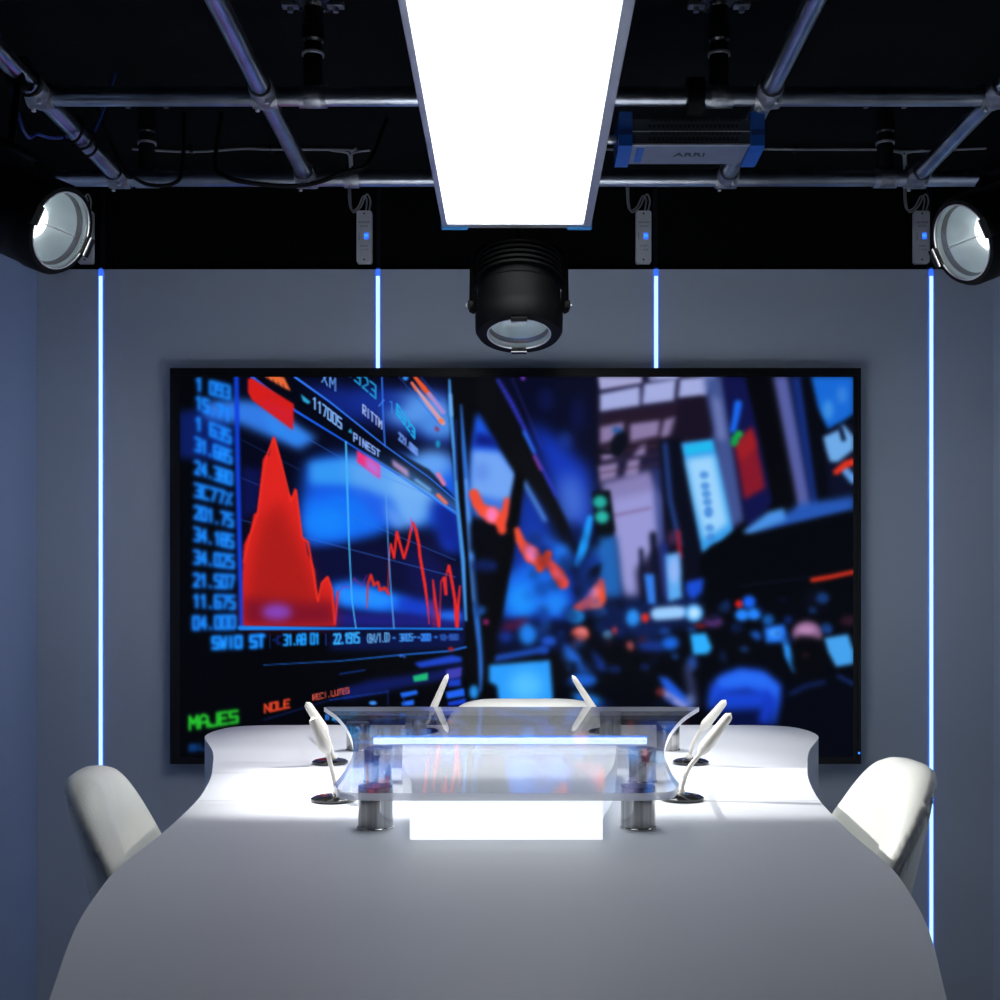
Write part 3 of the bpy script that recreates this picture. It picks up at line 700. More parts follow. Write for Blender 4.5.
    poly([(472,450),(500,452),(518,476),(512,500),(497,506),(470,494)], (110,160,236), 3)
    ell(482,472,7,10,(84,128,220),4,.7)
    poly([(470,494),(500,500),(512,500),(508,522),(472,516)], (60,112,216), 3.5)
    poly([(470,522),(502,524),(500,556),(470,552)], (4,5,14), 3)
    # big dark beams, blue lattice between
    poly([(496,377),(598,377),(598,505),(586,545),(560,470),(530,430)], (7,10,34), 3)
    poly([(528,420),(560,440),(590,470),(594,520),(582,552),(565,520),(548,480)], (18,52,178), 7)
    ell(572,500,13,26,(70,112,206),8,.9,rot=-.15); ell(566,440,7,9,(30,66,170),4,.6); ell(578,415,6,18,(12,20,80),5,.8); ell(546,400,8,12,(14,22,76),4,.8)
    poly([(478,377),(497,377),(520,424),(545,478),(566,520),(580,556),(574,566),(555,540),(530,498),(508,462),(488,424),(476,400)], (9,11,16), 1.4)
    line([(498,380),(512,404),(524,428),(536,456),(548,480),(556,496)], [3,4.4,3.5,2.4,3,2.4], (48,56,196), 1.0)
    for k in range(9): line([(499+2.6*k,385+5*k),(504+2.6*k,381+5*k)], 1, (14,16,60), .3, .7)
    line([(512,378),(530,420),(542,448)], 1, (60,60,180), .6, .6); ell(523,378,2,2.4,(120,60,200),.7)
    line([(524,432),(534,452)], 3, (40,110,236), 1); line([(534,456),(541,470)], 2.4, (140,60,160), .9)
    # second strut
    poly([(522,482),(540,506),(556,536),(572,566),(580,600),(576,640),(504,640),(506,600),(514,545)], (16,50,160), 5)
    line([(524,482),(534,500),(545,520)], 4, (84,140,228), 1.8)
    poly([(506,576),(534,560),(560,572),(570,600),(566,616),(502,616)], (22,104,230), 5)
    ell(522,600,14,16,(28,140,244),5); ell(556,604,10,10,(30,128,238),4); ell(536,540,10,8,(30,60,140),5,.7)
    ell(562,556,8,14,(28,110,228),3.5,rot=-.5); 
    poly([(516,468),(525,476),(519,520),(512,560),(505,600),(498,640),(493,700),(480,700),(488,640),(492,600),(498,560),(506,520)], (4,5,9), 1.3)
    poly([(500,620),(580,620),(585,650),(496,652)], (6,14,44), 3)
    poly([(503,624),(526,617),(530,625),(502,634)], (88,20,60), 3, .8); ell(528,634,9,11,(30,124,232),3); ell(506,637,7,5,(16,50,150),3)
    ell(549,641,8,5,(30,84,200),2.2); ell(543,650,6,4,(20,70,200),2)
    ell(480,610,5,5,(36,110,220),2); ell(486,622,3,3,(170,40,120),1.2,.8); ell(484,566,12,5,(22,64,190),3)
    poly([(470,560),(494,560),(488,600),(476,620)], (5,6,16), 3, .6)
    # red candle markers, two runs
    line([(474,494),(478,504),(484,512)], [10,11,9], (232,74,50), 1.2); line([(484,511),(492,515),(500,520)], [12,17,12], (240,78,54), 1.3); ell(492,515,6,7.5,(244,120,176),1.6)
    line([(500,524),(504,516),(507,500)], [8,8,5.6], (234,72,48), 1.1); line([(502,530),(501,522)], 9, (234,72,48), 1.2)
    line([(517,530),(520,540),(525,550)], [6,9,8], (232,76,50), 1.1); line([(525,547),(532,555),(539,562)], [11,17,11], (238,78,60), 1.2); ell(531,553,5.5,8.5,(246,120,170),1.5,rot=-.4)
    line([(540,568),(544,562),(548,554)], [9,11,8], (236,70,44), 1.1); line([(550,564),(558,574),(563,583)], [9,13,12], (236,72,64), 1.2); ell(559,575,4,6,(236,92,110),1.6,rot=-.5)
    # bright screen bottom middle
    poly([(496,655),(546,646),(548,652),(494,662)], (24,70,170), 1.5)
    # blue bright slash and the green lamp
    line([(590,518),(584,545),(578,564)], [6,9.5,8], (26,150,244), 1.2)
    poly([(574,566),(590,552),(604,548),(612,556),(600,640),(580,640)], (14,40,110), 4)
    # trading hall at right: pale ceiling
    poly([(597,377),(725,377),(735,440),(745,520),(690,560),(660,640),(610,640),(612,560),(600,470)], (26,24,54), 2)
    poly([(598,377),(642,377),(642,383),(600,390)], (160,160,206), 1.2); 
    for q in ([(600,394),(640,386),(640,406),(600,412)], [(644,384),(676,379),(674,401),(642,405)], [(680,379),(716,376),(706,396),(678,398)], [(648,377),(680,376),(678,379),(650,381)]):
        poly(q, (158,166,216), 1.6)
    poly([(600,414),(706,398),(712,440),(600,460)], (34,22,40), 3)
    for q in ([(600,427),(624,422),(622,438),(600,444)], [(630,424),(660,420),(658,436),(630,443)], [(664,420),(678,416),(680,434),(660,438)], [(601,452),(624,447),(620,456),(602,461)], [(628,460),(640,458),(638,476),(624,478)], [(598,466),(618,462),(616,478),(600,482)], [(640,446),(646,444),(645,455),(632,457)]):
        poly(q, (132,116,160), 1.8)
    for k in range(4): line([(600,446+9*k),(660,436+9*k)], 1.2, (60,40,62), .8, .8)
    poly([(598,484),(650,470),(662,500),(660,545),(644,552),(632,560),(622,552),(600,480)], (128,122,176), 3)
    poly([(612,500),(655,490),(660,540),(648,556),(636,570),(640,612),(630,616),(620,580)], (146,146,206), 3.5)
    line([(612,516),(650,508)], 2, (110,80,124), 1.2, .8)
    ell(619,444,8,14,(8,12,26),1.4,rot=.25); line([(597,452),(612,452)], 4, (8,10,22), 1.2); ell(617,430,5,3,(30,80,150),1.6)
    poly([(704,377),(722,377),(732,440),(744,520),(726,530),(715,450)], (62,80,140), 3)
    poly([(712,395),(720,400),(726,440),(718,440)], (120,130,186), 3, .8)
    poly([(680,400),(704,396),(712,430),(706,446),(690,440),(668,442)], (22,16,34), 2.4)
    poly([(659,440),(682,438),(698,530),(704,560),(700,600),(668,600),(664,520)], (7,10,26), 1.8)
    line([(665,444),(670,500),(680,545)], 4, (40,72,150), 2); line([(656,470),(662,560),(668,600)], 5, (40,60,130), 3)
    # green lamp box
    poly([(592,492),(610,490),(615,530),(612,537),(596,537)], (6,12,20), 1.3)
    ell(600,502,7,6.5,(36,170,160),1.8); ell(602,517,7,6.5,(40,176,164),1.8); poly([(598,538),(616,536),(622,600),(600,605)], (30,96,176), 3)
    # light blue sign
    poly([(681,443),(713,439),(718,460),(733,530),(722,540),(702,553),(692,500)], (52,150,226), 1.6)
    poly([(686,459),(714,455),(728,524),(704,540),(694,500)], (150,204,244), 3)
    poly([(684,446),(711,441),(713,450),(685,455)], (30,180,230), 1.6)
    for i, yy in enumerate((475,486,494,502,512,528,537)): 
        ell(704+i*1.1, yy, 4.2, 3.4 if i not in (4,) else 5.5, (40,110,200), 1.3, .85); ell(704+i*1.1, yy, 1.8, 1.2, (130,190,240), .8, .6)
    # dark towers with red/blue lights
    poly([(722,377),(746,377),(760,430),(775,500),(750,530),(745,520),(732,440)], (14,18,70), 2)
    poly([(734,442),(752,426),(762,470),(765,488),(744,500)], (128,22,40), 2.2); poly([(736,446),(752,428),(758,446),(740,462)], (160,30,34), 2.4,.7)
    line([(738,404),(736,416),(733,430)], [8,7,6], (24,100,232), 1.4); ell(735,440,4,7,(20,150,70),1.2,rot=.3); ell(739,434,4,3.5,(24,160,70),1.2)
    poly([(746,377),(772,377),(790,470),(802,512),(775,516),(762,450)], (5,6,12), 1.8)
    poly([(773,377),(788,377),(800,440),(812,508),(800,520),(793,480)], (84,92,158), 2.4)
    poly([(790,377),(806,377),(822,470),(828,506),(812,512),(800,440)], (20,44,120), 3)
    poly([(800,377),(812,377),(824,430),(830,505),(818,508),(806,420)], (5,7,16), 1.8)
    poly([(811,377),(853,377),(853,414),(845,420),(828,430),(818,408)], (22,100,206), 1.8)
    ell(828,410,5,10,(70,150,222),2.6,.8); ell(842,395,5,9,(60,130,216),2.6,.8)
    poly([(822,436),(836,426),(853,422),(853,500),(830,496)], (10,14,36), 2)
    poly([(823,437),(838,430),(843,424),(853,436),(853,450),(838,462),(830,462),(826,450)], (106,164,224), 1.6); line([(845,470),(853,480)], 8, (90,150,220), 1.5); poly([(838,428),(842,426),(846,440),(842,442)], (10,16,40), 1.2)
    line([(836,472),(846,464),(853,462)], [6,7,7], (218,48,28), 1.2)
    poly([(775,520),(800,504),(853,496),(853,512),(790,526),(750,536)], (36,84,176), 3)
    poly([(742,532),(768,512),(784,508),(786,520),(750,535)], (70,140,222), 2.2)
    # large black board
    poly([(700,560),(712,545),(745,536),(790,525),(853,510),(853,757),(700,757)], (3,5,11), 2)
    # lower hall, lights and people
    poly([(580,600),(700,600),(853,600),(853,757),(500,757),(500,710),(580,650)], (4,6,14), 4)
    poly([(600,600),(640,596),(700,590),(700,625),(600,640)], (12,26,70), 5)
    line([(641,550),(644,600)], 4, (12,16,40), 1.8); line([(653,535),(658,600)], 7, (12,16,40), 2); line([(664,545),(668,596)], 6, (26,40,120), 2.4); 
    poly([(676,530),(680,530),(682,558),(678,560)], (150,24,40), 1.4); ell(672,538,4,8,(120,60,110),3,.6)
    poly([(665,555),(680,552),(682,598),(668,602)], (90,166,236), 2); ell(674,570,5,14,(160,180,240),2.6,.8)
    poly([(644,574),(654,574),(656,604),(648,604)], (48,120,226), 1.6)
    poly([(686,582),(704,578),(702,592),(692,600),(686,592)], (24,74,206), 2)
    line([(657,614),(680,612)], [13,13], (150,200,250), 2.0); ell(694,613,9,9,(90,176,248),2); ell(694,613,5,5,(190,226,252),2)
    ell(633,618,7,9,(40,140,236),2.2); ell(645,618,4,5,(214,46,40),1.4)
    ell(576,616,9,7,(30,150,236),1.8,.95); ell(713,622,10,5,(100,60,140),2.4,.8); ell(700,626,6,2,(150,30,30),1.4,.8)
    poly([(572,608),(586,596),(598,577),(604,580),(606,600),(602,608),(580,611)], (236,76,46), 1.6); ell(594,592,5,6,(244,130,150),2.4)
    poly([(574,590),(594,566),(602,562),(598,580),(580,600)], (8,10,20), 2); 
    ell(580,634,9,7,(222,92,80),2.0); ell(582,632,5,4,(236,130,130),2)
    ell(608,635,5,4,(120,190,250),1.6); ell(615,631,3,4,(220,60,60),1.4); ell(630,646,4,5,(196,90,90),2,.8)
    poly([(636,642),(660,640),(664,652),(640,650)], (22,52,140), 3); ell(670,643,9,7,(24,100,220),2.6); ell(650,632,20,7,(14,34,90),4,.8)
    poly([(690,634),(706,633),(712,648),(708,654),(693,655)], (44,170,250), 1.8)
    ell(692,663,5,8,(40,90,190),2.6,.8); ell(725,656,5,6,(20,44,100),3,.8)
    ell(739,604,4,4,(206,30,26),1.3); ell(749,602,6.5,6.5,(22,96,240),1.8); ell(742,615,7,6,(36,130,250),1.8); ell(754,614,7,6,(36,130,250),1.8)
    ell(724,608,6,5,(14,34,74),2.4); ell(768,620,6,6,(20,88,170),2.2); ell(755,636,6,5,(24,86,190),2.2)
    poly([(764,628),(784,624),(787,636),(783,642),(766,643)], (34,116,242), 2); ell(775,633,6,4,(70,160,250),2)
    ell(788,620,4,4,(14,40,110),2)
    line([(785,640),(789,655),(796,669)], [6,9,9], (40,140,236), 1.4)
    # heads and backs
    ell(741,650,17,18,(5,7,14),2.4)
    poly([(707,706),(710,686),(722,674),(740,668),(762,670),(780,684),(783,700),(776,724),(765,724),(770,700),(748,690),(722,694),(712,712)], (26,76,216), 3.4)
    poly([(716,680),(740,670),(765,674),(780,688),(776,700),(748,686),(722,690)], (38,104,236), 3)
    poly([(716,690),(772,690),(768,712),(718,714)], (22,66,206), 4); poly([(716,712),(772,710),(766,757),(700,757)], (6,14,60), 5); poly([(765,690),(776,700),(768,724),(758,722)], (20,56,190), 3)
    ell(807,634,15,13,(136,96,136),2.2); ell(806,630,9,4.5,(176,130,176),2.2); poly([(792,640),(800,636),(814,637),(823,641),(825,662),(818,684),(796,684),(791,664)], (5,6,12), 2.4)
    poly([(784,690),(805,680),(840,678),(853,690),(853,757),(775,757)], (4,6,17), 4)
    line([(790,694),(806,686),(824,682)], 3, (18,44,116), 2.2)
    poly([(824,638),(848,634),(853,650),(853,664),(836,667),(828,652)], (66,156,230), 1.6)
    line([(838,676),(853,684)], 3, (20,50,120), 1.8)
    line([(812,580),(830,577),(853,572)], [4.5,4.2,4], (206,46,28), 1.1)
    line([(740,586),(812,577)], 1.4, (14,22,48), 1, .8)
    ell(815,600,10,12,(8,12,26),4)
    # table things low in the middle
    poly([(489,665),(550,660),(554,712),(500,714),(497,686),(489,682)], (40,150,246), 1.6)
    ell(526,686,17,15,(86,190,250),6,.9)
    poly([(562,640),(580,656),(592,672),(580,672),(566,656)], (30,90,200), 3); poly([(590,648),(604,664),(606,672),(596,668)], (24,66,180), 3)
    ell(583,680,14,7,(26,92,200),2.6); ell(588,700,16,6,(30,120,220),3,rot=.3)
    poly([(658,676),(668,678),(694,704),(690,708),(672,704)], (30,90,220), 2.2); poly([(662,688),(690,706),(684,710),(664,698)], (150,150,210), 2, .9); ell(660,692,4,4,(180,60,60),2,.6)
    line([(688,668),(694,704)], 9, (60,70,120), 3, .7); ell(690,700,4,6,(110,130,190),2.5,.7)
    # ============ below the chart screen
    line([(264,665),(340,661),(400,655),(450,651),(466,647)], [.6,1.0,1.4,1.8,2], (30,110,220), .5, .9)
    line([(340,674),(365,670)], 1, (20,80,200), .6, .8); text('-.', (400,656), (407,655), 3, 2, (60,120,240), .7)
    ell(451,649,3,2,(160,30,40),1)
    poly([(338,690),(372,680),(430,672),(462,664),(462,676),(400,688),(345,700)], (12,24,88), 2.6)
    poly([(414,663),(452,655),(462,657),(462,662),(420,668)], (26,66,196), 1.4)
    poly([(413,676),(428,672.5),(428,680),(414,682)], (28,176,116), .8)
    poly([(446,670),(462,667),(461,677),(447,680)], (60,60,170), 1); poly([(448,680),(461,678),(461,686),(448,687)], (24,60,190), 1.2)
    poly([(400,693),(417,690),(418,694),(402,698)], (30,100,232), .9); poly([(402,702),(414,699.5),(414,705),(402,706)], (34,104,240), .9)
    poly([(446,692),(464,688),(465,696),(447,699)], (30,94,232), 1); poly([(448,702),(466,698),(466,704),(448,706)], (20,60,200), 1)
    ell(474,692,4.6,7,(36,140,232),1.8)
    line([(264,720),(330,700),(388,690),(388,706)], 1, (16,40,120), .7, .8); line([(330,700),(388,692)], .8, (24,60,170), .5)
    ell(373,703,4,2,(60,140,240),.8); line([(404,706),(404,696)], .8, (20,50,140), .5)
    text('BZ', (326,717), (334,716), 5, 1.2, (50,130,240), .5)
    text('J323N', (333,716), (358,712), 7.5, 2.0, (30,160,240), .6); text('- -- -', (335,722), (358,720), 3, 1.0, (40,120,230), .6)
    text('M 40', (372,716), (392,714), 6, 1.2, (150,60,170), .6); text('-0-00-', (372,721), (396,719), 3.5, 1.1, (40,130,240), .5)
    line([(330,727),(400,722),(460,719)], .9, (30,90,220), .5, .8); poly([(400,712),(415,711),(415,717),(400,718)], (30,110,240), 1, .9); poly([(424,712),(458,710),(458,715),(424,717)], (30,110,240), 1.2, .8)
    text('MAJES', (190,723), (240,716), 13, 3.0, (26,176,40), 1.1, h1=11, fill=.76); text('MAJES', (190,723), (240,716), 13, 1.2, (60,220,60), .7, .6, h1=11, fill=.76)
    text('NOLE', (265,708.5), (291,703), 8, 2.0, (226,66,38), .7, h1=7.5, fill=.76)
    text('RECI.LUTES', (313,697.5), (350,690), 5.2, 1.0, (206,84,70), .35, h1=5, fill=.74)
    text('BLAIN', (190,748), (240,741), 6, 2.0, (14,70,150), 1.3, .9)
    rng = np.random.RandomState(3)
    for k in range(90):
        cx_ = rng.uniform(560, 850); cy_ = rng.uniform(596, 752); r_ = rng.uniform(2, 6)
        if 700 < cx_ and cy_ < 596: continue
        c_ = [(16,50,130),(10,30,90),(30,90,190),(8,16,40),(4,6,12),(70,30,50)][rng.randint(6)]
        if cx_ > 700 and cy_ > 660: continue
        ell(cx_, cy_, r_*rng.uniform(.8,1.8), r_, c_, 1.8, .55)
    for k in range(60):
        cx_ = rng.uniform(522, 600); cy_ = rng.uniform(520, 660); r_ = rng.uniform(3, 8)
        ell(cx_, cy_, r_, r_*rng.uniform(.6,1.6), [(20,70,190),(8,20,70),(40,120,230),(5,8,24)][rng.randint(4)], 3, .35)
    soft = np.stack([gauss(img[..., c], 1.25) for c in range(3)], -1)
    f_ = np.clip((xs-466)/20, 0, 1)[None, :, None]; f2 = np.clip((250-xs)/14, 0, 1)[None, :, None]*.6
    f_ = np.maximum(f_, f2)
    img[:] = img*(1-f_)+soft*f_
    return xs, ys, np.clip(img, 0, 1)
xs_, ys_, img_ = tv_content()
hh_, ww_ = img_.shape[:2]
lin_ = np.where(img_ <= .04045, img_/12.92, ((img_+.055)/1.055)**2.4)
# the screen fills the opening of the bezel; the picture is spread over it evenly
bx0, bx1, bz0, bz1 = x0+bw*.0+(180-170)/s_tv-.0005, x1-(861-853)/s_tv+.0005, z0+(764-757)/s_tv-.0, z1-(377-368)/s_tv+.0
vx = np.linspace(bx0-tx, bx1-tx, ww_); vz = np.linspace(bz1-tz, bz0-tz, hh_)
gx_, gz_ = np.meshgrid(vx, vz)
co_ = np.zeros((hh_*ww_, 3), np.float32); co_[:, 0] = gx_.ravel(); co_[:, 1] = -.0002; co_[:, 2] = gz_.ravel()
me = bpy.data.meshes.new('screen'); nf = (hh_-1)*(ww_-1)
me.vertices.add(hh_*ww_); me.vertices.foreach_set('co', co_.ravel())
ii = (np.arange(hh_-1)[:, None]*ww_+np.arange(ww_-1)[None]).ravel()
quads = np.stack([ii, ii+ww_, ii+ww_+1, ii+1], 1).astype(np.int32)
me.loops.add(nf*4); me.loops.foreach_set('vertex_index', quads.ravel())
me.polygons.add(nf); me.polygons.foreach_set('loop_start', (np.arange(nf)*4).astype(np.int32))
me.update(calc_edges=True); me.validate()
at_ = me.color_attributes.new('picture', 'FLOAT_COLOR', 'POINT')
rgba = np.ones((hh_*ww_, 4), np.float32); rgba[:, :3] = lin_.reshape(-1, 3); at_.data.foreach_set('color', rgba.ravel())
ms = bpy.data.materials.new('screen_picture'); ms.use_nodes = True
nb = ms.node_tree.nodes['Principled BSDF']; nb.inputs['Base Color'].default_value = (.001,.001,.0012,1); nb.inputs['Roughness'].default_value = .4; nb.inputs['Specular IOR Level'].default_value = .1
na = ms.node_tree.nodes.new('ShaderNodeAttribute'); na.attribute_name = 'picture'
ms.node_tree.links.new(na.outputs['Color'], nb.inputs['Emission Color']); nb.inputs['Emission Strength'].default_value = 1.08
me.materials.append(ms)
scr = bpy.data.objects.new('screen', me); COL.objects.link(scr); scr.parent = root

# ------------------------------------------------------------------ desk
ZD = CAMZ-.36
XC = -.0187
hwtab = [(280,1.10),(300,1.0),(318,.93),(336,.89),(364,.815),(404,.762),(446,.733),(484,.722),(525,.714),(560,.704),(607,.676),(650,.647),(700,.615),(810,.553)]
HY = [(F/(s*1/.72), w*.72) for s, w in hwtab]
HY = [(3.465,.70),(3.455,.735),(3.42,.755),(3.36,.772),(3.29,.785),(3.235,.789)][0:0] + HY
right = []
# back edge towards the corner
back = [(0.0,3.47),(.45,3.47),(.58,3.465),(.68,3.445),(.745,3.405),(.782,3.33),(.790,3.25)]
side_pts = [(w, y) for (y, w) in HY][1:]
front = [(.368,.99),(.318,.87),(.25,.775),(.165,.71),(.08,.68),(0.0,.672)]
def smooth2(pts, k=6): return [(p.x, p.y) for p in spline([(a,b,0) for a,b in pts], k)]
half = smooth2([(.45,3.463),(.60,3.461),(.70,3.452),(.760,3.412),(.783,3.34),(.788,3.25),(.777,3.165),(.745,3.06),(.699,2.92),(.666,2.80),(.635,2.67),(.588,2.46),(.549,2.22),(.529,2.01),(.519,1.86),(.514,1.72),(.507,1.62),(.489,1.50),(.469,1.39),(.445,1.286),(.399,1.111)] + front, 6)
outline = [(XC+x, y) for x, y in half] + [(XC-x, y) for x, y in reversed(half[:-1])]
root = empty('studio_desk', (XC, 2.1, 0)); tag(root, 'large white curved studio desk with rounded front, in the middle of the room', 'desk')
ol = [(x-XC, y-2.1) for x, y in outline]
m = MB(); m.prism(ol, ZD-.125, ZD, bevel=.003); top = m.build('tabletop', M['desk'], root, angle=25)
inner = [(x*.34, y*.72) for x, y in ol]
m = MB(); m.prism(inner, 0, ZD-.125); m.build('pedestal', M['desk'], root, angle=25)
def hw_at(y):
    b = None
    for (xa, ya), (xb, yb) in zip(half, half[1:]):
        if min(ya,yb) <= y <= max(ya,yb) and abs(ya-yb) > 1e-6: b = xa+(xb-xa)*(y-ya)/(yb-ya)
    return b
for (ysm) in (F*.36/(773-CY), F*.36/(801-CY)):
    w = hw_at(ysm)
    for sgn in (-1,1):
        m = MB(); m.box(min(sgn*.30,sgn*(w-.003)), ysm-2.1-.0012, ZD-.001, max(sgn*.30,sgn*(w-.003)), ysm-2.1+.0012, ZD+.0003); m.build('joint_line', M['seam'], root, smooth=False)

# lit block standing under the glass
ZG = CAMZ-.283
hb = .062
bl = [(.142,1.840),(.142,1.86),(.145,1.89),(.158,2.02),(.172,2.10),(.190,2.22),(.204,2.36),(.213,2.46),(.218,2.50)]
blR = smooth2(bl, 5)
bo = [(XC+x, y) for x, y in blR] + [(XC-x, y) for x, y in reversed(blR)]
root = empty('light_block', (XC, 2.15, ZD)); tag(root, 'glowing white acrylic block with concave sides standing under the glass shelf', 'light box')
bo2 = [(x-XC, y-2.15) for x, y in bo]
m = MB(); m.prism([(x*.985, y*.99) for x, y in bo2], .001, hb-.002); m.build('core', M['whiteblock'], root)
m = MB(); y0 = 1.838-2.15
m.box(-.142, y0, .0005, .142, y0+.004, hb, .001); m.build('lit_face', M['blocklit'], root, smooth=False)
m = MB(); m.box(-.287, 2.62-2.15, .047, .287, 2.632-2.15, .0600, .002); m.build('led_bar', M['ledbar'], root, smooth=False)
m = MB(); m.box(-.29, 2.633-2.15, .0445, .29, 2.639-2.15, .0635, .001); m.build('bar_halo', M['barhalo'], root, smooth=False)
for sg in (-1, 1):
    m = MB(); m.box(sg*.27-.008, 2.622-2.15, .0005, sg*.27+.008, 2.638-2.15, .0465, .001); m.build('bar_foot', M['desk'], root, smooth=False)

# chrome posts
posts = [(375.5,647,'front left'),(638,647,'front right'),(378,519,'second left'),(642.5,519,'second right'),(358,431,'third left'),(668,431,'third right'),(416,398,'rear left'),(610.5,398,'rear right')]
for px, s, l in posts:
    x = (px-CX)/s; y = F/s
    r0 = empty('chrome_post', (x, y, ZD)); tag(r0, l.capitalize() + ' polished chrome post under the glass shelf', 'post', 'chrome posts carrying the glass shelf')
    h = ZG-.011-ZD
    m = MB(); m.lathe((0,0,.003), (0,0,1), [(0,.0262),(.001,.0268),(h-.006,.0268),(h-.0045,.0262)], 48); m.build('tube', M['chrome'], r0)
    m = MB(); m.lathe((0,0,.0003), (0,0,1), [(0,.0285),(.002,.0285),(.003,.0272)], 48); m.build('foot_ring', M['chrome'], r0)
    m = MB(); m.lathe((0,0,h-.0015), (0,0,1), [(0,.0266),(.0012,.0266)], 48); m.build('top_pad', M['chromecap'], r0)

# glass shelf
gl_ = [(.46,3.168),(.4735,3.157),(.398,2.887),(.326,2.55),(.280,2.25),(.263,2.02),(.258,1.87),(.238,1.803),(.195,1.785)]
g1 = [(.46,3.163)] + smooth2(gl_[1:7], 7) + smooth2(gl_[6:], 4)[1:]
go = [(x, y-2.45) for x, y in g1] + [(-x, y-2.45) for x, y in reversed(g1)]
m = MB(); m.mi = 0; m.prism(go, -.011, 0, mi_side=1)
o = m.build('glass_shelf', [M['glass'], M['glassedge']], None, angle=30); o.location = (XC, 2.45, ZG)
tag(o, 'clear acrylic shelf with concave sides raised on chrome posts above the desk', 'shelf')

# ------------------------------------------------------------------ microphones
def microphone(base, pts, tip, label, wide, flat):
    """base: pixel-free world point on desk, pts: stem points, tip: paddle end"""
    b = Vector(base); root = empty('desk_microphone', b); tag(root, label, 'microphone', 'white gooseneck microphones round the glass shelf')
    m = MB(); m.lathe((0,0,.0004), (0,0,1), [(0,.036),(.002,.0385),(.005,.0385),(.009,.032),(.012,.016),(.013,.006)], 48); m.build('base', M['micbase'], root)
    P_ = [Vector(p)-b for p in pts]
    m = MB(); m.tube(spline(P_, 6), .0042, 12); m.lathe(P_[0]-Vector((0,0,.002)), (0,0,1), [(0,.008),(.012,.007),(.016,.0045)], 16); m.build('gooseneck', M['mic'], root)
    a = P_[-1]; t = Vector(tip)-b; d = (t-a); L = d.length; d.normalize()
    u = Vector((0,1,0)); u = (u-d*u.dot(d)).normalized(); v = d.cross(u)
    rings = []
    m = MB(); N = 16
    for k in range(N+1):
        f = k/N
        e = min(1, math.sqrt(max(0,1-((f-.88)/.12)**2)) if f > .88 else 1) * (.34+.66*math.sin(PI/2*f/.22) if f < .22 else 1)
        w = wide*(1-.38*f)*e; tn = flat*(1-.15*f)*e
        rings.append(m.ring(a+d*(L*f), u, v, max(tn, .0004), 20, max(w, .0004)))
    m.loft(rings); m.build('head', M['mic'], root)
    return root
def mic_px(bx, by, stem, tip, label, dy=0.0, wide=.0125, flat=.012):
    s = (by-CY)/.36; Y = F/s
    base = at(bx, by, Y)
    Y -= .012
    pts = [at(px, py, Y+dy*k/len(stem)) for k, (px, py) in enumerate(stem)]
    return microphone((base.x, Y, ZD), pts, at(tip[0], tip[1], Y+dy), label, wide, flat)
mic_px(334, 800, [(336,797),(335,783),(331,766),(328,754)], (312,717), 'white microphone with black round base, front left of the glass shelf')
mic_px(331, 763, [(334,761),(332,752),(330,744),(327,735)], (306,702), 'white microphone with black round base, rear left of the glass shelf', wide=.0125)
mic_px(681, 799, [(681,796),(683,783),(689,768),(699,755)], (731,713), 'white microphone with black round base, front right of the glass shelf')
mic_px(690, 763, [(689,761),(691,750),(695,740),(701,730)], (726,700), 'white microphone with black round base, rear right of the glass shelf', wide=.0115)
# pair behind the shelf: base hidden behind the rear posts
for bx, stem, tip, l in ((424, [(425,728),(426,725),(429,720),(430,716)], (448,674), 'left of the two white microphones behind the glass shelf'),
                         (603, [(602,728),(602,725),(599,720),(598,716)], (572,675), 'right of the two white microphones behind the glass shelf')):
    Y = 3.27
    base = at(bx, 732, Y)
    microphone((base.x, Y, ZD), [at(bx, 731, Y)] + [at(a, b, Y) for a, b in stem[1:]], at(tip[0], tip[1], Y), l, .0105, .010)

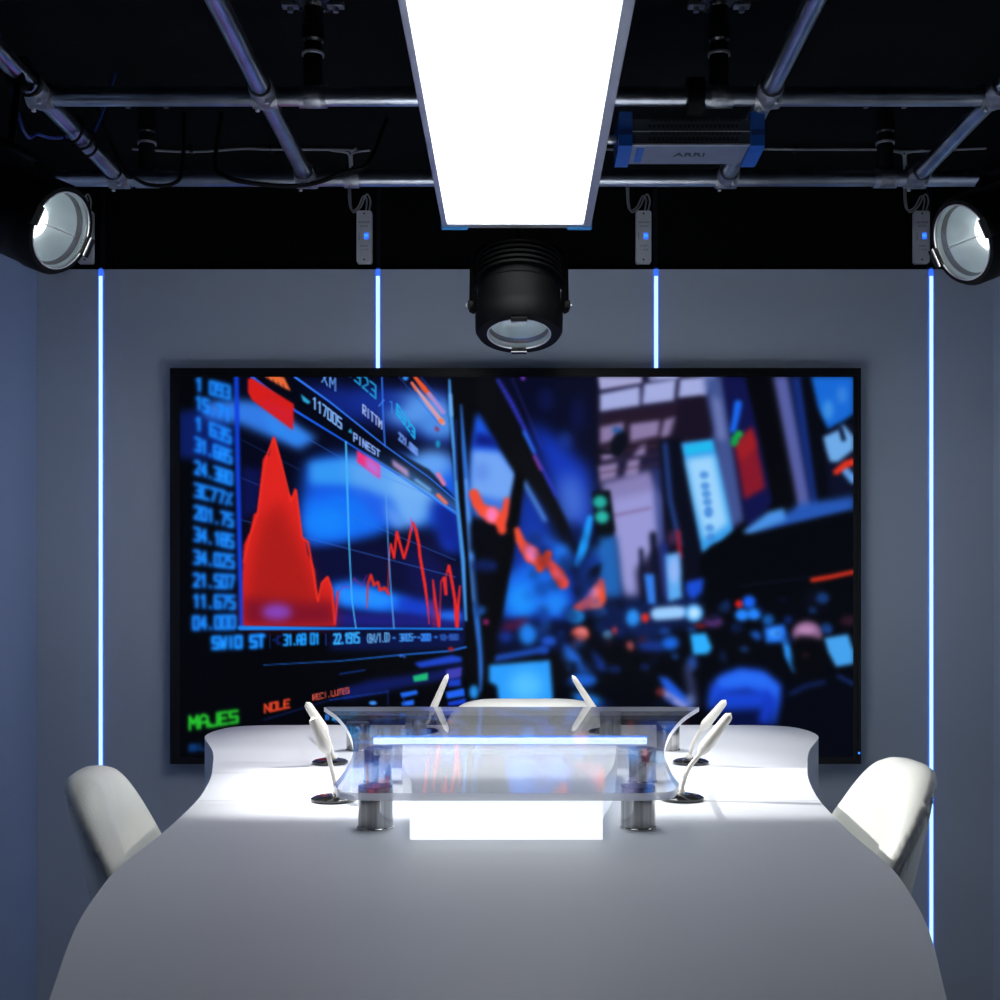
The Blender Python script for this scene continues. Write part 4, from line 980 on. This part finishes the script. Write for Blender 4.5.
# ------------------------------------------------------------------ chairs
def make_chair(name_label, loc, rz, zt, rx=.20, ry=.225, slope=.8, ex=.80):
    """tub chair facing +x; zt: height of the crest"""
    root = empty('tub_chair', loc, rz); tag(root, name_label, 'chair', 'white upholstered tub chairs round the desk')
    TH = math.radians(112); n = 150
    zs = .60 if zt > .9 else .45
    th = .058
    def crest(x):      # height of the rim from how far forward of the back it is
        u = max(0, x+rx); return zt - slope*u*u/(u+.035)
    rings = []; inn = []; pipe_pts = []
    m = MB()
    for i in range(n+1):
        a = -TH+2*TH*i/n
        ca, sa = math.cos(PI+a), math.sin(PI+a)
        sx = math.copysign(abs(ca)**(ex+.05), ca); sy = math.copysign(abs(sa)**ex, sa)
        xo, yo = rx*sx, ry*sy
        nrm = Vector((ca/rx, sa/ry, 0)).normalized()
        z = max(crest(xo), zs+.06)
        H = z-zs+.06
        endf = min(1, (TH-abs(a))/.12); tt = th*(.35+.65*math.sqrt(max(0, endf)))
        wr = .0022*math.sin(i*2.4)+.0011*math.sin(i*1.1+1)
        def pt(off, zz, wob=0.0):
            k = (z-zz)/max(H,.01)                     # taper toward the seat
            s_ = 1-.34*min(1, max(0, (z-zz)/.30))
            return m.bm.verts.new((xo*s_-nrm.x*(off+wob), yo*s_-nrm.y*(off+wob), zz))
        ring = [pt(tt*.5, z-H), pt(0.0, z-H+.01), pt(-.004, z-H*.7), pt(-.006, z-H*.45), pt(-.006, z-.09), pt(-.004, z-.055), pt(-.001, z-.040, wr), pt(.003, z-.031, -wr), pt(-.003, z-.024, wr), pt(.001, z-.010, wr*.5),
                pt(tt*.22, z-.0015), pt(tt*.5, z), pt(tt*.78, z-.003), pt(tt*.96, z-.014), pt(tt*1.04, z-.035), pt(tt*1.06, z-.09), pt(tt*1.15, z-H*.6), pt(tt*1.2, z-H)]
        rings.append(ring)
        s_ = 1-.34*min(1, .030/.30)
        pipe_pts.append(Vector((xo*s_-nrm.x*(.0005), yo*s_-nrm.y*(.0005), z-.030)))
    m.loft(rings); m.build('shell', M['leather'], root, angle=70)
    m = MB(); m.tube(pipe_pts, .0028, 6); m.build('piping', M['leather'], root)
    # seat cushion
    m = MB(); pr = []
    for (zz, k) in ((0,.90),(.012,.97),(.035,1.0),(.065,1.0),(.085,.95),(.095,.80),(.098,.4)):
        pr.append([m.bm.verts.new((.02+rx*.80*k*math.copysign(abs(math.cos(t))**.8, math.cos(t)), ry*.76*k*math.copysign(abs(math.sin(t))**.8, math.sin(t)), zs-.05+zz)) for t in [2*PI*j/40 for j in range(40)]])
    m.loft(pr); m.build('seat', M['leather'], root)
    m = MB(); m.lathe((0,0,.03), (0,0,1), [(0,.03),(.02,.028),(.025,.022),(zs-.11,.022),(zs-.10,.06),(zs-.085,.07)], 24); m.build('column', M['chrome'], root)
    for k in range(4):
        a = PI/4+k*PI/2
        m = MB(); m.tube([(0,0,.045),(.12*math.cos(a),.12*math.sin(a),.035),(.22*math.cos(a),.22*math.sin(a),.012)], [.016,.013,.010], 10); m.build('leg', M['chrome'], root)
    return root
make_chair('white leatherette tub chair standing at the left side of the desk', (-.572,2.17,0), math.radians(6), 1.000, slope=1.7, ry=.205)
make_chair('brightly lit white leatherette tub chair standing at the right side of the desk', (.522,2.21,0), math.radians(180+3), 1.006, slope=1.45, ry=.195)
make_chair('white leatherette tub chair behind the desk, only its crest showing under the television', (at(530,698,3.7).x-.008,3.50,0), math.radians(-90), .996, slope=.5, ex=.6, ry=.238)

# ------------------------------------------------------------------ lights
def beam(name, loc, aim, power, cone, blend, color, size, lo=None, hi=None, slo=.05, shi=.02):
    L = bpy.data.lights.new(name, 'SPOT'); L.energy = power; L.color = color; L.spot_size = math.radians(cone); L.spot_blend = blend; L.shadow_soft_size = size
    o = bpy.data.objects.new(name, L); COL.objects.link(o); o.location = loc
    o.rotation_euler = (Vector(aim)-Vector(loc)).to_track_quat('-Z', 'Y').to_euler()
    if lo is not None:      # framing shutters of the lamp
        L.use_nodes = True; nt = L.node_tree; em = nt.nodes['Emission']
        g = nt.nodes.new('ShaderNodeNewGeometry'); sp = nt.nodes.new('ShaderNodeSeparateXYZ'); nt.links.new(g.outputs['Incoming'], sp.inputs[0])
        dv = nt.nodes.new('ShaderNodeMath'); dv.operation = 'DIVIDE'; nt.links.new(sp.outputs['Y'], dv.inputs[0]); nt.links.new(sp.outputs['Z'], dv.inputs[1])
        ng = nt.nodes.new('ShaderNodeMath'); ng.operation = 'MULTIPLY'; ng.inputs[1].default_value = -1; nt.links.new(dv.outputs[0], ng.inputs[0])
        a = nt.nodes.new('ShaderNodeMapRange'); a.interpolation_type = 'SMOOTHSTEP'; a.inputs['From Min'].default_value = lo-slo; a.inputs['From Max'].default_value = lo+slo; a.inputs['To Min'].default_value = .02; nt.links.new(ng.outputs[0], a.inputs['Value'])
        b = nt.nodes.new('ShaderNodeMapRange'); b.interpolation_type = 'SMOOTHSTEP'; b.inputs['From Min'].default_value = hi-shi; b.inputs['From Max'].default_value = hi+shi; b.inputs['To Min'].default_value = 1; b.inputs['To Max'].default_value = .05; nt.links.new(ng.outputs[0], b.inputs['Value'])
        mu = nt.nodes.new('ShaderNodeMath'); mu.operation = 'MULTIPLY'; nt.links.new(a.outputs[0], mu.inputs[0]); nt.links.new(b.outputs[0], mu.inputs[1])
        nt.links.new(mu.outputs[0], em.inputs['Strength'])
    return o
LLp = cL+nL*.02; LRp = cR+nR*.02; LCp = cC+nC*.03
def sl(L, y, z=ZD): return (y-L.y)/(L.z-z)
beam('left_spot_beam', LLp, (.50,2.33,ZD), 165, 80, .7, (1,.98,.95), .012, sl(LLp,2.02), sl(LLp,2.60), .045, .012)
beam('right_spot_beam', LRp, (-.45,2.45,ZD), 42, 84, .6, (1,.98,.95), .02, sl(LRp,2.06), sl(LRp,2.95), .17, .06)
beam('centre_spot_beam', LCp, (0,3.0,ZD), 48, 92, .6, (1,.98,.96), .02)

w = bpy.data.worlds.new('world'); SC.world = w; w.use_nodes = True
w.node_tree.nodes['Background'].inputs['Color'].default_value = (0,0,0,1); w.node_tree.nodes['Background'].inputs['Strength'].default_value = 0

# ------------------------------------------------------------------ camera
cam = bpy.data.cameras.new('camera'); co = bpy.data.objects.new('camera', cam); COL.objects.link(co)
co.location = (0,0,CAMZ); co.rotation_euler = (PI/2,0,0)
cam.sensor_fit = 'HORIZONTAL'; cam.sensor_width = 36; cam.lens = F/1000*36
cam.shift_x = -(CX-500)/1000; cam.shift_y = (CY-500)/1000
cam.clip_start = .05
SC.camera = co
SC.view_settings.view_transform = 'Standard'; SC.view_settings.look = 'None'; SC.view_settings.gamma = 1; SC.view_settings.exposure = 0
SC.view_settings.use_curve_mapping = False
